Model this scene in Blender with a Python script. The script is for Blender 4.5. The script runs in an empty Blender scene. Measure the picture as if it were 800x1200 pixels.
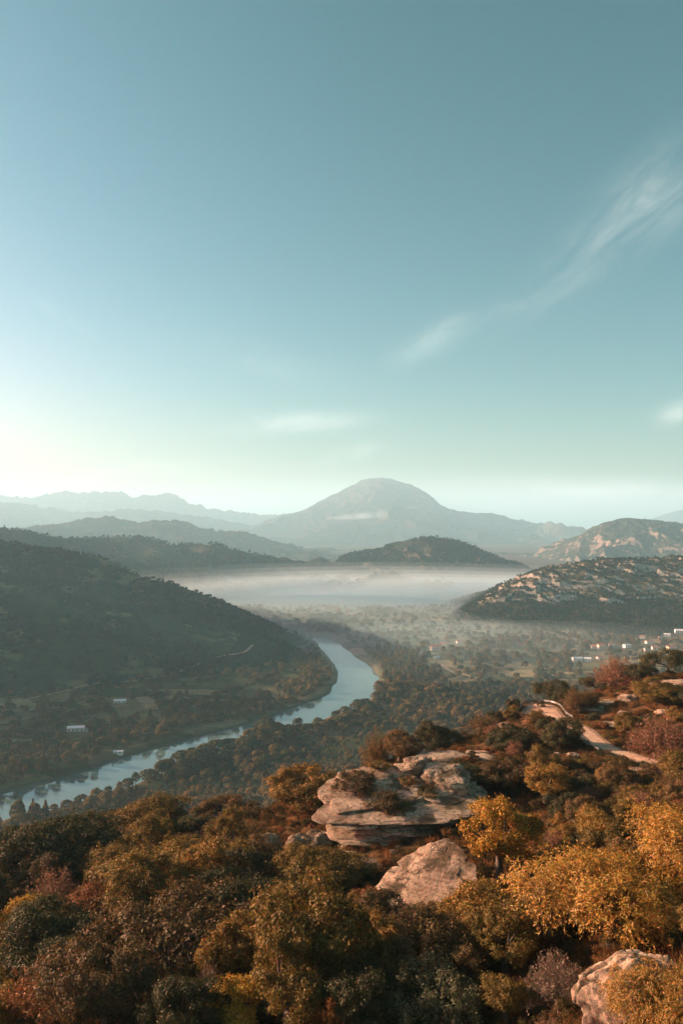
import bpy, math, random
import numpy as np
from mathutils import Vector

# ---------------------------------------------------------------- camera, sky, sun, exposure
C = bpy.context.scene.collection
SC = bpy.context.scene
CAMZ = 240.0
cam_data = bpy.data.cameras.new("camera")
cam = bpy.data.objects.new("camera", cam_data); C.objects.link(cam)
cam.location = (0, 0, CAMZ)
cam.rotation_euler = (math.radians(90), 0, 0)
cam_data.sensor_fit = 'VERTICAL'; cam_data.sensor_height = 36.0; cam_data.sensor_width = 24.0
cam_data.lens = 27.0
cam_data.shift_y = 15.0 / 1200.0
cam_data.clip_start = 0.5; cam_data.clip_end = 120000
SC.camera = cam

SUN_AZ = 74.0      # degrees to the left of the view direction
SUN_EL = 17.0
sun_dir = Vector((-math.sin(math.radians(SUN_AZ)) * math.cos(math.radians(SUN_EL)),
                  math.cos(math.radians(SUN_AZ)) * math.cos(math.radians(SUN_EL)),
                  math.sin(math.radians(SUN_EL))))
sd = bpy.data.lights.new("sun", 'SUN'); sd.energy = 5.0; sd.angle = math.radians(0.5)
sd.color = (1.0, 0.73, 0.48)
sun = bpy.data.objects.new("sun", sd); C.objects.link(sun)
sun.rotation_euler = sun_dir.to_track_quat('Z', 'Y').to_euler()
sun.location = (-300, 100, 400)

W = bpy.data.worlds.new("World"); SC.world = W; W.use_nodes = True
wt = W.node_tree; wt.nodes.clear()

def nd(t, kind, ins=None, **props):
    n = t.nodes.new(kind)
    for k, v in props.items(): setattr(n, k, v)
    for k, v in (ins or {}).items():
        s = n.inputs[k]
        if isinstance(v, bpy.types.NodeSocket): t.links.new(v, s)
        else: s.default_value = v
    return n

def math_(t, op, a, b=0.0, c=0.0):
    return nd(t, 'ShaderNodeMath', {0: a, 1: b, 2: c}, operation=op).outputs[0]
def mixc(t, f, a, b, bt='MIX'):
    n = nd(t, 'ShaderNodeMix', {0: f, 6: a, 7: b}, data_type='RGBA', blend_type=bt, clamp_factor=True)
    return n.outputs[2]
def ramp(t, f, stops, interp='LINEAR'):
    n = nd(t, 'ShaderNodeValToRGB', {0: f}); r = n.color_ramp; r.interpolation = interp
    while len(r.elements) < len(stops): r.elements.new(0.5)
    for e, (p, c) in zip(r.elements, stops):
        e.position = p; e.color = c if len(c) == 4 else (*c, 1)
    return n.outputs[0]
def ss(t, v, lo, hi, o0=0.0, o1=1.0):
    return nd(t, 'ShaderNodeMapRange', {0: v, 1: lo, 2: hi, 3: o0, 4: o1}, interpolation_type='SMOOTHSTEP').outputs[0]

sky = nd(wt, 'ShaderNodeTexSky', sky_type='NISHITA')
sky.sun_disc = False; sky.sun_elevation = math.radians(SUN_EL)
sky.sun_rotation = math.radians(-SUN_AZ); sky.altitude = 200
sky.air_density = 1.0; sky.dust_density = 2.3; sky.ozone_density = 2.5
# grade of the whole sky: a little more contrast, most in the red
sc3 = nd(wt, 'ShaderNodeSeparateColor', {0: sky.outputs[0]})
def curve(s, pivot, g): return math_(wt, 'MULTIPLY', math_(wt, 'POWER', math_(wt, 'DIVIDE', s, pivot), g), pivot)
graded = nd(wt, 'ShaderNodeCombineColor', {0: curve(sc3.outputs[0], 2.75, 1.88), 1: curve(sc3.outputs[1], 2.9, 1.20), 2: curve(sc3.outputs[2], 3.55, 1.48)})
tint = mixc(wt, 1.0, graded.outputs[0], (0.90, 0.975, 0.775, 1), 'MULTIPLY')
# cirrus wisps, and hazy cream bands painted along the horizon, placed by direction
tc = nd(wt, 'ShaderNodeTexCoord')
sep = nd(wt, 'ShaderNodeSeparateXYZ', {0: tc.outputs['Generated']})
ysafe = math_(wt, 'MAXIMUM', sep.outputs[1], 0.02)
U = math_(wt, 'DIVIDE', sep.outputs[0], ysafe)
V = math_(wt, 'DIVIDE', sep.outputs[2], ysafe)
front = ss(wt, sep.outputs[1], 0.1, 0.4)
def wisp(px, py, lx, ly, ang, amt, nscale, stretch, seed, lo=0.42, hi=0.8):
    """an elongated patch of cirrus or horizon haze centred on a direction; lx, ly half sizes, ang its tilt"""
    cu, cv = (px - 400) / 900, (615 - py) / 900
    a = math.radians(ang)
    du = math_(wt, 'SUBTRACT', U, cu); dv = math_(wt, 'SUBTRACT', V, cv)
    s = math_(wt, 'ADD', math_(wt, 'MULTIPLY', du, math.cos(a)), math_(wt, 'MULTIPLY', dv, math.sin(a)))
    w = math_(wt, 'SUBTRACT', math_(wt, 'MULTIPLY', dv, math.cos(a)), math_(wt, 'MULTIPLY', du, math.sin(a)))
    s2 = math_(wt, 'MULTIPLY', s, 900 / lx); w2 = math_(wt, 'MULTIPLY', w, 900 / ly)
    r = math_(wt, 'ADD', math_(wt, 'MULTIPLY', s2, s2), math_(wt, 'MULTIPLY', w2, w2))
    m = math_(wt, 'EXPONENT', math_(wt, 'MULTIPLY', r, -1.6))
    co = nd(wt, 'ShaderNodeCombineXYZ', {0: math_(wt, 'MULTIPLY', s, nscale), 1: math_(wt, 'MULTIPLY', w, nscale * stretch), 2: seed})
    n = nd(wt, 'ShaderNodeTexNoise', {'Vector': co.outputs[0], 'Scale': 1.0, 'Detail': 7.0, 'Roughness': 0.6, 'Distortion': 0.6})
    n = ss(wt, n.outputs[0], lo, hi)
    return math_(wt, 'MULTIPLY', math_(wt, 'MULTIPLY', m, n), amt)
parts = [wisp(748, 248, 125, 46, 44, 0.42, 7, 3.5, 1.0, .26, .92), wisp(640, 335, 120, 24, 34, 0.22, 8, 3, 5.0, .28, .95),
         wisp(508, 396, 54, 19, 30, 0.36, 12, 2.5, 2.0, .22, .88), wisp(348, 495, 85, 14, 2, 0.62, 9, 3, 3.0, .18, .85),
         wisp(418, 530, 44, 11, 16, 0.40, 14, 2.5, 4.3, .22, .9), wisp(796, 482, 30, 14, 16, 0.6, 12, 2, 6.0, .12, .8),
         wisp(735, 576, 190, 16, -2, 0.6, 7, 3, 7.0, .2, .75), wisp(70, 368, 46, 9, -30, 0.14, 10, 4, 8.0, .25, .9),
         wisp(300, 425, 110, 24, -14, 0.10, 8, 3, 9.0, .25, .9), wisp(140, 555, 150, 14, 4, 0.25, 8, 4, 11.0, .25, .85), wisp(330, 588, 520, 30, 0, 0.5, 3, 5, 13.0, .0, .6), wisp(760, 592, 260, 26, 0, 0.5, 4, 5, 15.0, .0, .6)]  # last two: broad cream horizon haze, painted into the sky colour
cl = parts[0]
for p in parts[1:]: cl = math_(wt, 'ADD', cl, p)
cl = math_(wt, 'MULTIPLY', cl, front)
cl = math_(wt, 'MINIMUM', cl, 0.9)
skyc = mixc(wt, cl, tint, (9.0, 8.9, 7.9, 1))
bg = nd(wt, 'ShaderNodeBackground', {0: skyc, 1: 0.0520})
wo = nd(wt, 'ShaderNodeOutputWorld', {0: bg.outputs[0]})

SC.view_settings.view_transform = 'Standard'; SC.view_settings.look = 'None'
SC.view_settings.gamma = 1.0; SC.view_settings.use_curve_mapping = False
SC.view_settings.exposure = 1.62
SC.render.engine = 'CYCLES'
cy = SC.cycles
cy.max_bounces = 6; cy.diffuse_bounces = 2; cy.glossy_bounces = 2; cy.transmission_bounces = 3
cy.volume_bounces = 4; cy.transparent_max_bounces = 6
cy.sample_clamp_indirect = 4.0
cy.use_denoising = True

# ---------------------------------------------------------------- helpers
R = np.random.default_rng(7)
random.seed(7)
F = 900.0; HY = 615.0
def at(px, py, Y):
    return np.array([(px - 400) / F * Y, Y, CAMZ - (py - HY) / F * Y])

def mesh_np(name, V, Fc, smooth=False):
    """Fc: one array or several (m,k) arrays of face indices"""
    me = bpy.data.meshes.new(name)
    V = np.ascontiguousarray(V, dtype=np.float32)
    Fl = Fc if isinstance(Fc, list) else [Fc]
    Fl = [np.asarray(f, dtype=np.int32) for f in Fl if len(f)]
    me.vertices.add(len(V)); me.vertices.foreach_set('co', V.ravel())
    idx = np.concatenate([f.ravel() for f in Fl]); tot = np.concatenate([np.full(len(f), f.shape[1]) for f in Fl])
    st = np.concatenate([[0], np.cumsum(tot)[:-1]])
    me.loops.add(len(idx)); me.loops.foreach_set('vertex_index', idx)
    me.polygons.add(len(tot)); me.polygons.foreach_set('loop_start', st.astype(np.int32))
    me.polygons.foreach_set('loop_total', tot.astype(np.int32))
    me.polygons.foreach_set('use_smooth', np.full(len(tot), smooth))
    me.update(calc_edges=True)
    return me

def link(name, me, m=None, parent=None, loc=None):
    o = bpy.data.objects.new(name, me); C.objects.link(o)
    if m is not None and me is not None:
        if len(me.materials) == 0: me.materials.append(m)
    if parent: o.parent = parent
    if loc is not None: o.location = [float(v) for v in loc]
    return o
def tag(o, label=None, cat=None, group=None, kind=None):
    if label: o['label'] = label
    if cat: o['category'] = cat
    if group: o['group'] = group
    if kind: o['kind'] = kind
    return o
def empty(name, loc, rz=0.0):
    o = bpy.data.objects.new(name, None); C.objects.link(o)
    o.location = [float(v) for v in loc]; o.rotation_euler = (0, 0, rz); o.empty_display_size = 0.5
    return o

# --- vectorised noise
_perm = np.random.default_rng(3).random((256, 256)).astype(np.float64)
def vnoise(x, y):
    xi = np.floor(x).astype(np.int64); yi = np.floor(y).astype(np.int64)
    fx = x - xi; fy = y - yi
    fx = fx * fx * fx * (fx * (fx * 6 - 15) + 10); fy = fy * fy * fy * (fy * (fy * 6 - 15) + 10)
    a = _perm[xi & 255, yi & 255]; b = _perm[(xi + 1) & 255, yi & 255]
    c = _perm[xi & 255, (yi + 1) & 255]; d = _perm[(xi + 1) & 255, (yi + 1) & 255]
    return (a * (1 - fx) + b * fx) * (1 - fy) + (c * (1 - fx) + d * fx) * fy - 0.5
def fbm(x, y, sc, oct=4, gain=0.5):
    x = np.asarray(x, float) / sc + 17.3; y = np.asarray(y, float) / sc - 5.1
    s = 0; a = 1.0
    for i in range(oct):
        s = s + a * vnoise(x, y); a *= gain
        x, y = 1.97 * (0.8 * x - 0.6 * y) + 11.7, 1.97 * (0.6 * x + 0.8 * y) + 3.9
    return s
def ridged(x, y, sc, oct=4):
    x = np.asarray(x, float) / sc + 3.3; y = np.asarray(y, float) / sc + 8.8
    s = 0; a = 1.0
    for i in range(oct):
        s = s + a * (0.5 - 2 * np.abs(vnoise(x, y))); a *= 0.5
        x, y = 2.03 * (0.8 * x - 0.6 * y) + 5.7, 2.03 * (0.6 * x + 0.8 * y) + 1.9
    return s
_p3 = np.random.default_rng(5).random((64, 64, 64))
def vn3(p):
    i = np.floor(p).astype(np.int64); f = p - i; f = f * f * (3 - 2 * f)
    r = 0
    for dx in (0, 1):
        for dy in (0, 1):
            for dz in (0, 1):
                w = (f[:, 0] if dx else 1 - f[:, 0]) * (f[:, 1] if dy else 1 - f[:, 1]) * (f[:, 2] if dz else 1 - f[:, 2])
                r = r + w * _p3[(i[:, 0] + dx) & 63, (i[:, 1] + dy) & 63, (i[:, 2] + dz) & 63]
    return r - 0.5
def fbm3(p, sc, oct=4, seed=0.0, gain=0.5):
    q = p / sc + seed; s = 0; a = 1.0
    for k in range(oct):
        s = s + a * vn3(q); a *= gain; q = q * 2.03 + 7.1
    return s
def sstep(x, a, b):
    t = np.clip((x - a) / (b - a), 0, 1); return t * t * (3 - 2 * t)

class RBF:
    def __init__(s, pts, smooth=0.0):
        P = np.array(pts, float); s.c = P[:, :2]; s.sc = 100.0
        n = len(P); d = np.linalg.norm(s.c[:, None] - s.c[None], axis=2) / s.sc
        K = np.where(d > 0, d * d * np.log(d + 1e-12), 0) + smooth * np.eye(n)
        A = np.zeros((n + 3, n + 3)); A[:n, :n] = K; A[:n, n] = 1; A[:n, n + 1:] = s.c / s.sc
        A[n:, :n] = A[:n, n:].T
        s.w = np.linalg.solve(A, np.concatenate([P[:, 2], [0, 0, 0]])); s.n = n
    def __call__(s, x, y):
        x = np.asarray(x, float); sh = x.shape; X = np.stack([x.ravel(), np.asarray(y, float).ravel()], 1)
        out = np.empty(len(X))
        for i in range(0, len(X), 20000):
            q = X[i:i + 20000]; d = np.linalg.norm(q[:, None] - s.c[None], axis=2) / s.sc
            K = np.where(d > 0, d * d * np.log(d + 1e-12), 0)
            out[i:i + 20000] = K @ s.w[:s.n] + s.w[s.n] + q @ s.w[s.n + 1:] / s.sc
        return out.reshape(sh)

def catmull(P, n=8):
    P = np.array(P, float); Q = np.vstack([2 * P[0] - P[1], P, 2 * P[-1] - P[-2]]); out = []
    for i in range(1, len(Q) - 2):
        t = np.linspace(0, 1, n, endpoint=False)[:, None]
        out.append(0.5 * (2 * Q[i] + (Q[i + 1] - Q[i - 1]) * t + (2 * Q[i - 1] - 5 * Q[i] + 4 * Q[i + 1] - Q[i + 2]) * t ** 2
                          + (3 * Q[i] - Q[i - 1] - 3 * Q[i + 1] + Q[i + 2]) * t ** 3))
    return np.vstack(out + [P[-1:]])
def poly_dist(x, y, L):
    """distance to a polyline (k,>=2) and the interpolated extra column(s)"""
    sh = np.shape(x); x = np.ravel(x); y = np.ravel(y)
    best = np.full(len(x), 1e18); par = np.zeros(len(x))
    for i in range(len(L) - 1):
        ax, ay = L[i][:2]; bx, by = L[i + 1][:2]; dx, dy = bx - ax, by - ay
        t = np.clip(((x - ax) * dx + (y - ay) * dy) / (dx * dx + dy * dy + 1e-9), 0, 1)
        d = np.hypot(x - ax - t * dx, y - ay - t * dy)
        m = d < best; best[m] = d[m]; par[m] = i + t[m]
    return best.reshape(sh), par.reshape(sh)

# ---------------------------------------------------------------- terrain description (metres; water level 0)
def g0(px, py, z=0.0):
    Y = (CAMZ - z) * F / (py - HY); return ((px - 400) / F * Y, Y)
river = catmull([(-1500, 330), (-900, 400), (-560, 490), g0(-110, 975), g0(0, 947), g0(100, 921), g0(200, 886), g0(290, 860), g0(350, 843), g0(400, 820),
                 g0(417, 803), g0(416, 787), g0(405, 774), g0(393, 762), g0(376, 752), g0(345, 746), (-330, 1700), (-800, 1950), (-1600, 2300)], 6)
RIVER_HW = 31.0
road_c = catmull([at(622, 838, 150), at(628, 828, 154), at(640, 829, 152), at(650, 841, 142), at(677, 853, 131), at(690, 864, 124), at(705, 875, 117),
                  at(730, 885, 111), at(758, 893, 107), at(785, 903, 104), at(812, 922, 98), at(850, 945, 92)], 5)
fg_pts = [at(*p) for p in [
    (0, 1215, 58), (200, 1215, 53), (400, 1225, 50), (600, 1225, 45), (800, 1215, 35),
    (0, 1110, 78), (200, 1100, 74), (400, 1075, 71), (560, 1090, 62), (640, 1090, 58), (800, 1120, 44),
    (0, 1030, 98), (110, 1025, 98), (220, 1015, 98), (320, 1000, 94), (400, 1000, 88), (470, 1000, 84), (560, 1000, 80), (640, 985, 80), (740, 985, 74),
    (330, 958, 108), (430, 930, 100), (520, 925, 99), (600, 940, 94), (700, 940, 90), (800, 945, 84),
    (20, 1010, 108), (110, 1003, 110), (210, 985, 112), (330, 940, 114), (400, 915, 116), (470, 895, 122), (520, 885, 126), (570, 872, 130),
    (600, 858, 138), (640, 862, 128), (600, 890, 115), (720, 905, 102), (800, 920, 96),
    (560, 850, 142), (700, 835, 146), (750, 842, 138), (800, 860, 122), (700, 812, 165), (760, 798, 168), (800, 795, 165), (860, 790, 160),
    (650, 822, 160), (610, 838, 152), (900, 900, 95), (900, 1100, 45), (960, 1300, 24)]]
# beyond the crest the spur drops to the valley
for (px, py, Y) in [(20, 1010, 108), (110, 1003, 110), (210, 985, 112), (330, 940, 114), (400, 915, 116), (470, 895, 122), (520, 885, 126), (560, 850, 142),
                    (610, 838, 152), (650, 822, 160), (700, 812, 165), (760, 798, 168), (860, 790, 160)]:
    p = at(px, py, Y); s = 1.0 / math.hypot(p[0], p[1])
    for d, fall in ((45, 26), (150, 95), (330, 190), (600, 235)):
        k = 1 + d * s; fg_pts.append(np.array([p[0] * k, p[1] * k, p[2] - fall]))
fg_pts += [np.array(p) for p in [(0, 0, 206.), (-60, 20, 192.), (60, 20, 223.), (0, -100, 212.), (-150, 0, 165.), (-150, 90, 160.), (-260, 60, 105.), (-420, 100, 30.), (-420, -100, 60.),
                                 (180, 0, 255.), (200, 120, 240.), (320, 250, 200.), (330, 60, 260.), (-150, -150, 190.), (150, -150, 250.), (420, 420, 60.), (560, 300, 120.)]]
_fg = RBF(fg_pts, 0.008)
_hill_l = RBF([at(*p) for p in [
    (-200, 612, 1750), (0, 626, 1700), (32, 634, 1690), (65, 640, 1675), (100, 648, 1655), (128, 657, 1640), (152, 676, 1630), (178, 677, 1615), (203, 680, 1600), (236, 698, 1580), (265, 716, 1560), (295, 730, 1535), (320, 741, 1510), (375, 766, 1450), (395, 790, 1330),
    (0, 822, 1030), (100, 801, 1109), (200, 786, 1196), (290, 771, 1290), (340, 772, 1330),
    (0, 706, 1290), (60, 712, 1290), (120, 730, 1290), (200, 748, 1310), (280, 748, 1380), (335, 762, 1380),
    (0, 668, 1380), (80, 690, 1380), (150, 711, 1380), (215, 733, 1370), (0, 681, 1500), (80, 697, 1510), (150, 714, 1505), (-120, 645, 1390), (-120, 655, 1500), (-400, 590, 1500), (-400, 690, 1050), (-700, 580, 1400), (-700, 720, 850), (-100, 840, 900)]] +
    [np.array(p) for p in [(-1350, 1700, 450.), (-1700, 2000, 520.), (-1250, 1350, 380.), (-1100, 2000, 330.), (-1600, 1000, 330.), (-1000, 1500, 262.), (-790, 1500, 196.), (-850, 1650, 222.), (-1500, 2700, 100.), (-800, 2350, 60.), (-300, 2200, -20.), (0, 1900, -30.), (100, 1500, -30.), (-2200, 1300, 480.), (-1200, 620, 25.), (-650, 850, -2.), (-100, 1200, -8.), (-550, 2150, -10.), (-150, 2350, -30.), (-80, 1800, -30.)]] +  # unseen heights left of view, raised to throw shadow over hill and plain
    [at(px_, py_ + k_, Y_) for px_, py_ in [(0, 631), (65, 646), (142, 676), (200, 686), (240, 704)] for k_, Y_ in ((16, 1800), (42, 1950))], 0.03)
_hill_r = RBF([at(*p) for p in [
    (505, 748, 1800), (530, 729, 1830), (560, 709, 1870), (600, 687, 1920), (650, 670, 1970), (700, 661, 2020), (760, 657, 2060), (800, 656, 2060), (900, 650, 2050), (1150, 640, 2000),
    (520, 757, 1660), (560, 748, 1660), (640, 743, 1650), (720, 738, 1640), (800, 733, 1610), (1000, 715, 1500),
    (570, 733, 1770), (650, 716, 1800), (720, 713, 1790), (800, 712, 1790), (600, 708, 1840), (650, 684, 1900), (720, 674, 1940), (800, 670, 1950), (1000, 660, 1900)]] +
    [np.array(p) for p in [(215, 1900, -26.), (245, 1975, -14.), (285, 2030, 4.), (340, 2080, 22.), (170, 2050, -26.), (150, 2200, -25.), (400, 2600, -20.), (900, 2700, -10.), (1600, 2700, 60.), (1900, 1900, 180.), (1500, 1200, 60.), (100, 1800, -20.), (900, 1400, 10.), (500, 1450, 2.), (250, 1500, -4.)]], 0.2)

def valley(x, y):
    d, par = poly_dist(x, y, river)
    d = d - np.interp(par, [0, 24, 36, 54, 66, 78], [7, 7, 3, 0, -4, -8])
    z = 4.5 + 2.0 * fbm(x, y, 220, 3) + 7 * sstep(x, 250, 900) * sstep(y, 900, 1500) * (1 - sstep(y, 2300, 2900)) + 0.004 * np.clip(d - 60, 0, 500)
    bank = sstep(d + 9 * fbm(x, y, 60, 3), RIVER_HW - 5, RIVER_HW + 9)
    return -4.0 * (1 - bank) + z * bank
def fg_raw(x, y):
    r = np.hypot(x, y)
    z = _fg(x, y)
    d, par = poly_dist(x, y, road_c)
    n = 1.6 * fbm(x, y, 28, 4) + 0.5 * fbm(x, y, 6, 3)
    z = z + n * sstep(d, 3, 12)
    zr = np.interp(par, np.arange(len(road_c)), road_c[:, 2])
    return z + (zr - z) * (1 - sstep(d, 2.4, 8.0))
def smax(a, b, k):
    h = np.clip(0.5 + 0.5 * (a - b) / k, 0, 1); return b * (1 - h) + a * h + k * h * (1 - h)
def terrain(x, y):
    x = np.asarray(x, float); y = np.asarray(y, float)
    v = valley(x, y); out = v.copy()
    m = (y < 900) & (np.abs(x) < 900) & (y > -400)
    if m.any():
        f = fg_raw(x[m], y[m])
        e = np.clip(np.maximum(np.abs(x[m]) - 500, np.maximum(y[m] - 600, -200 - y[m])) / 300, 0, 1)
        f = f * (1 - e) - 60 * e
        dr, _ = poly_dist(x[m], y[m], river)
        f = f - 80 * (1 - sstep(dr, 20, 170))
        out[m] = np.where(f > v[m] - 40, smax(f, v[m], 8.0), v[m])
        near = dr < 60
        out[m] = np.where(near, v[m], out[m])
    return out
def hill_l(x, y):
    g = 8 * fbm(x, y, 230, 4) + 10 * ridged(x, y, 190, 4)
    h = _hill_l(x, y)
    return h + g * sstep(h, 8, 60) - 13 * sstep(h, 40, 110)
def hill_r_base(x, y):
    h = _hill_r(x, y)
    return h + (9 * fbm(x, y, 240, 4) + 7 * ridged(x, y, 120, 3)) * sstep(h, 18, 60)
def hill_r(x, y):
    h = hill_r_base(x, y)
    # broken limestone: short ledges, and blocks standing proud of one another
    dip = h + 0.06 * x + 18 * fbm(x, y, 80, 4)
    step = 9.0; q = dip / step; k = np.floor(q); f = q - k
    terr = (k + sstep(f, 0.50, 0.92)) * step
    brk = sstep(fbm(x + 37 * k, y - 53 * k, 34, 4), -.06, .14)
    up = sstep(h + 22 * fbm(x, y, 100, 3), 40, 68)
    amt = up * brk
    def blocks_(sx, sy, seed):
        wx = x + 7 * fbm(x, y, 22, 3); wy = y + 9 * fbm(x + 90, y, 22, 3); cx = np.floor(wx / sx); cy_ = np.floor(wy / sy); best = np.full(np.shape(x), 9e9); val = np.zeros(np.shape(x))
        for a in (-1, 0, 1):
            for b in (-1, 0, 1):
                ix = (cx + a).astype(np.int64); iy = (cy_ + b).astype(np.int64)
                jx = _perm[(ix + seed) & 255, iy & 255]; jy = _perm[(ix * 3 + seed) & 255, (iy * 5 + 7) & 255]; r = _perm[(ix * 7 + 11 + seed) & 255, (iy * 3 + 1) & 255]
                d = ((ix + .15 + .7 * jx) * sx - wx) ** 2 / sx ** 2 + ((iy + .15 + .7 * jy) * sy - wy) ** 2 / sy ** 2
                m = d < best; best = np.where(m, d, best); val = np.where(m, r, val)
        return val
    bl = (blocks_(48., 26., 3) - .4) * 13 + (blocks_(17., 12., 40) - .4) * 4.0
    return h + (terr - dip) * amt * .9 + bl * up * sstep(fbm(x + 300, y, 70, 3), -.22, .08) + 1.8 * fbm(x, y, 12, 3) * up
ray_cache = {}
def hit(px, py, zfun=terrain, y0=22.0, y1=3000.0, n=2200):
    """where the sight line of a picture point meets the ground"""
    Y = np.exp(np.linspace(math.log(y0), math.log(y1), n))
    x = (px - 400) / F * Y; z = CAMZ - (py - HY) / F * Y
    g = zfun(x, Y); b = np.nonzero(z < g)[0]
    i = b[0] if len(b) else n - 1
    return np.array([x[i], Y[i], g[i]])

_tu = np.linspace(-.62, .62, 621); _ty = np.exp(np.linspace(math.log(20), math.log(192), 460))
_TU, _TY = np.meshgrid(_tu, _ty, indexing='ij'); _TZ = terrain(_TU * _TY, _TY)
_far_hit = hit
def hit_fg(px, py):
    u = (px - 400) / F; i = int(np.clip((u + .62) / 1.24 * 620, 0, 619)); w = np.clip((u + .62) / 1.24 * 620 - i, 0, 1)
    g = _TZ[i] * (1 - w) + _TZ[i + 1] * w; gap = CAMZ - (py - HY) / F * _ty - g
    b = np.nonzero(gap < 0)[0]; k = b[0] if len(b) else int(np.argmin(gap[:-20]))
    return np.array([u * _ty[k], _ty[k], g[k]])
_skyline = ((_TZ + 3.0 - CAMZ) / _TY).max(1)
def hit(px, py, zfun=None, *a): return hit_fg(px, py) if zfun is None else _far_hit(px, py, zfun, *a)
# ---------------------------------------------------------------- materials
def new_mat(name):
    m = bpy.data.materials.new(name); m.use_nodes = True; t = m.node_tree; t.nodes.clear()
    return m, t, nd(t, 'ShaderNodeOutputMaterial')
def noise(t, scale, detail=4.0, rough=0.55, vec=None, dist=0.0):
    ins = {'Scale': scale, 'Detail': detail, 'Roughness': rough, 'Distortion': dist}
    if vec is not None: ins['Vector'] = vec
    return nd(t, 'ShaderNodeTexNoise', ins).outputs[0]
def pos(t): return nd(t, 'ShaderNodeNewGeometry')
def c4(c): return (*c, 1)

def ground_mat():
    m, t, out = new_mat('earth and grass')
    g = pos(t); P = g.outputs['Position']
    n1 = noise(t, 0.012, 5, 0.6, P); n2 = noise(t, 0.25, 5, 0.6, P); n3 = noise(t, 1.6, 4, 0.6, P)
    near = ramp(t, n2, [(0.30, c4((0.045, 0.030, 0.015))), (0.48, c4((0.10, 0.060, 0.028))), (0.62, c4((0.17, 0.088, 0.040))), (0.75, c4((0.26, 0.15, 0.085)))])
    near = mixc(t, ss(t, n3, 0.52, 0.68, 0, 0.6), near, c4((0.055, 0.046, 0.020)))
    # valley fields: plots of their own colour
    warp = nd(t, 'ShaderNodeVectorMath', {0: P, 1: nd(t, 'ShaderNodeVectorMath', {0: nd(t, 'ShaderNodeTexNoise', {'Vector': P, 'Scale': 0.01}).outputs[1], 3: 40.0}, operation='SCALE').outputs[0]}, operation='ADD').outputs[0]
    mp = nd(t, 'ShaderNodeMapping', {0: warp, 2: (0, 0, 0.5), 3: (0.010, 0.022, 0.0)})
    vor = nd(t, 'ShaderNodeTexVoronoi', {'Vector': mp.outputs[0], 'Scale': 1.0})
    sepc = nd(t, 'ShaderNodeSeparateColor', {0: vor.outputs['Color']})
    fld = ramp(t, sepc.outputs[0], [(0.0, c4((0.035, 0.045, 0.022))), (0.35, c4((0.09, 0.10, 0.045))), (0.6, c4((0.20, 0.17, 0.085))), (0.8, c4((0.11, 0.09, 0.05))), (1.0, c4((0.28, 0.23, 0.13)))])
    fld = mixc(t, ss(t, noise(t, 0.05, 5, 0.65, P), 0.48, 0.66, 0, 0.6), fld, c4((0.045, 0.052, 0.026)))
    sz = nd(t, 'ShaderNodeSeparateXYZ', {0: P})
    hi = ss(t, sz.outputs[2], 25.0, 90.0)
    col = mixc(t, hi, fld, near)
    # bare pale soil along the water's edge
    col = mixc(t, math_(t, 'MULTIPLY', ss(t, sz.outputs[2], 2.6, 0.2), 0.8), col, c4((0.085, 0.07, 0.05)))
    b = nd(t, 'ShaderNodeBump', {'Height': n3, 'Strength': 0.5, 'Distance': 0.4})
    s = nd(t, 'ShaderNodeBsdfDiffuse', {'Color': col, 'Roughness': 0.9, 'Normal': b.outputs[0]})
    t.links.new(s.outputs[0], out.inputs[0]); return m
def hill_mat(name, veg, veg2, grass, rock, rock_lo, rock_hi, sc, bump=0.0, rocknoise=0.0, grass_amt=0.5):
    """vegetated hillside; bare rock shows on the steep faces (rock_lo, rock_hi: cosines of slope)"""
    m, t, out = new_mat(name)
    g = pos(t); P = g.outputs['Position']
    n1 = noise(t, 1.0 / sc, 6, 0.65, P); n2 = noise(t, 6.0 / sc, 5, 0.65, P)
    col = mixc(t, ss(t, n2, 0.35, 0.65), c4(veg), c4(veg2))
    col = mixc(t, ss(t, n1, 0.52, 0.62, 0, grass_amt), col, c4(grass))
    nz = nd(t, 'ShaderNodeSeparateXYZ', {0: g.outputs['Normal']}).outputs[2]
    k = math_(t, 'ADD', nz, math_(t, 'MULTIPLY', math_(t, 'SUBTRACT', n2, 0.5), rocknoise))
    f = ss(t, k, rock_lo, rock_hi, 1.0, 0.0)
    rc = mixc(t, ss(t, noise(t, 14.0 / sc, 5, 0.7, P), 0.35, 0.65), c4(tuple(0.6 * v for v in rock)), c4(rock))
    col = mixc(t, f, col, rc)
    ins = {'Color': col, 'Roughness': 1.0}
    if bump:
        b = nd(t, 'ShaderNodeBump', {'Height': n2, 'Strength': 1.0, 'Distance': bump}); ins['Normal'] = b.outputs[0]
    s = nd(t, 'ShaderNodeBsdfDiffuse', ins)
    t.links.new(s.outputs[0], out.inputs[0]); return m
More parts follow.
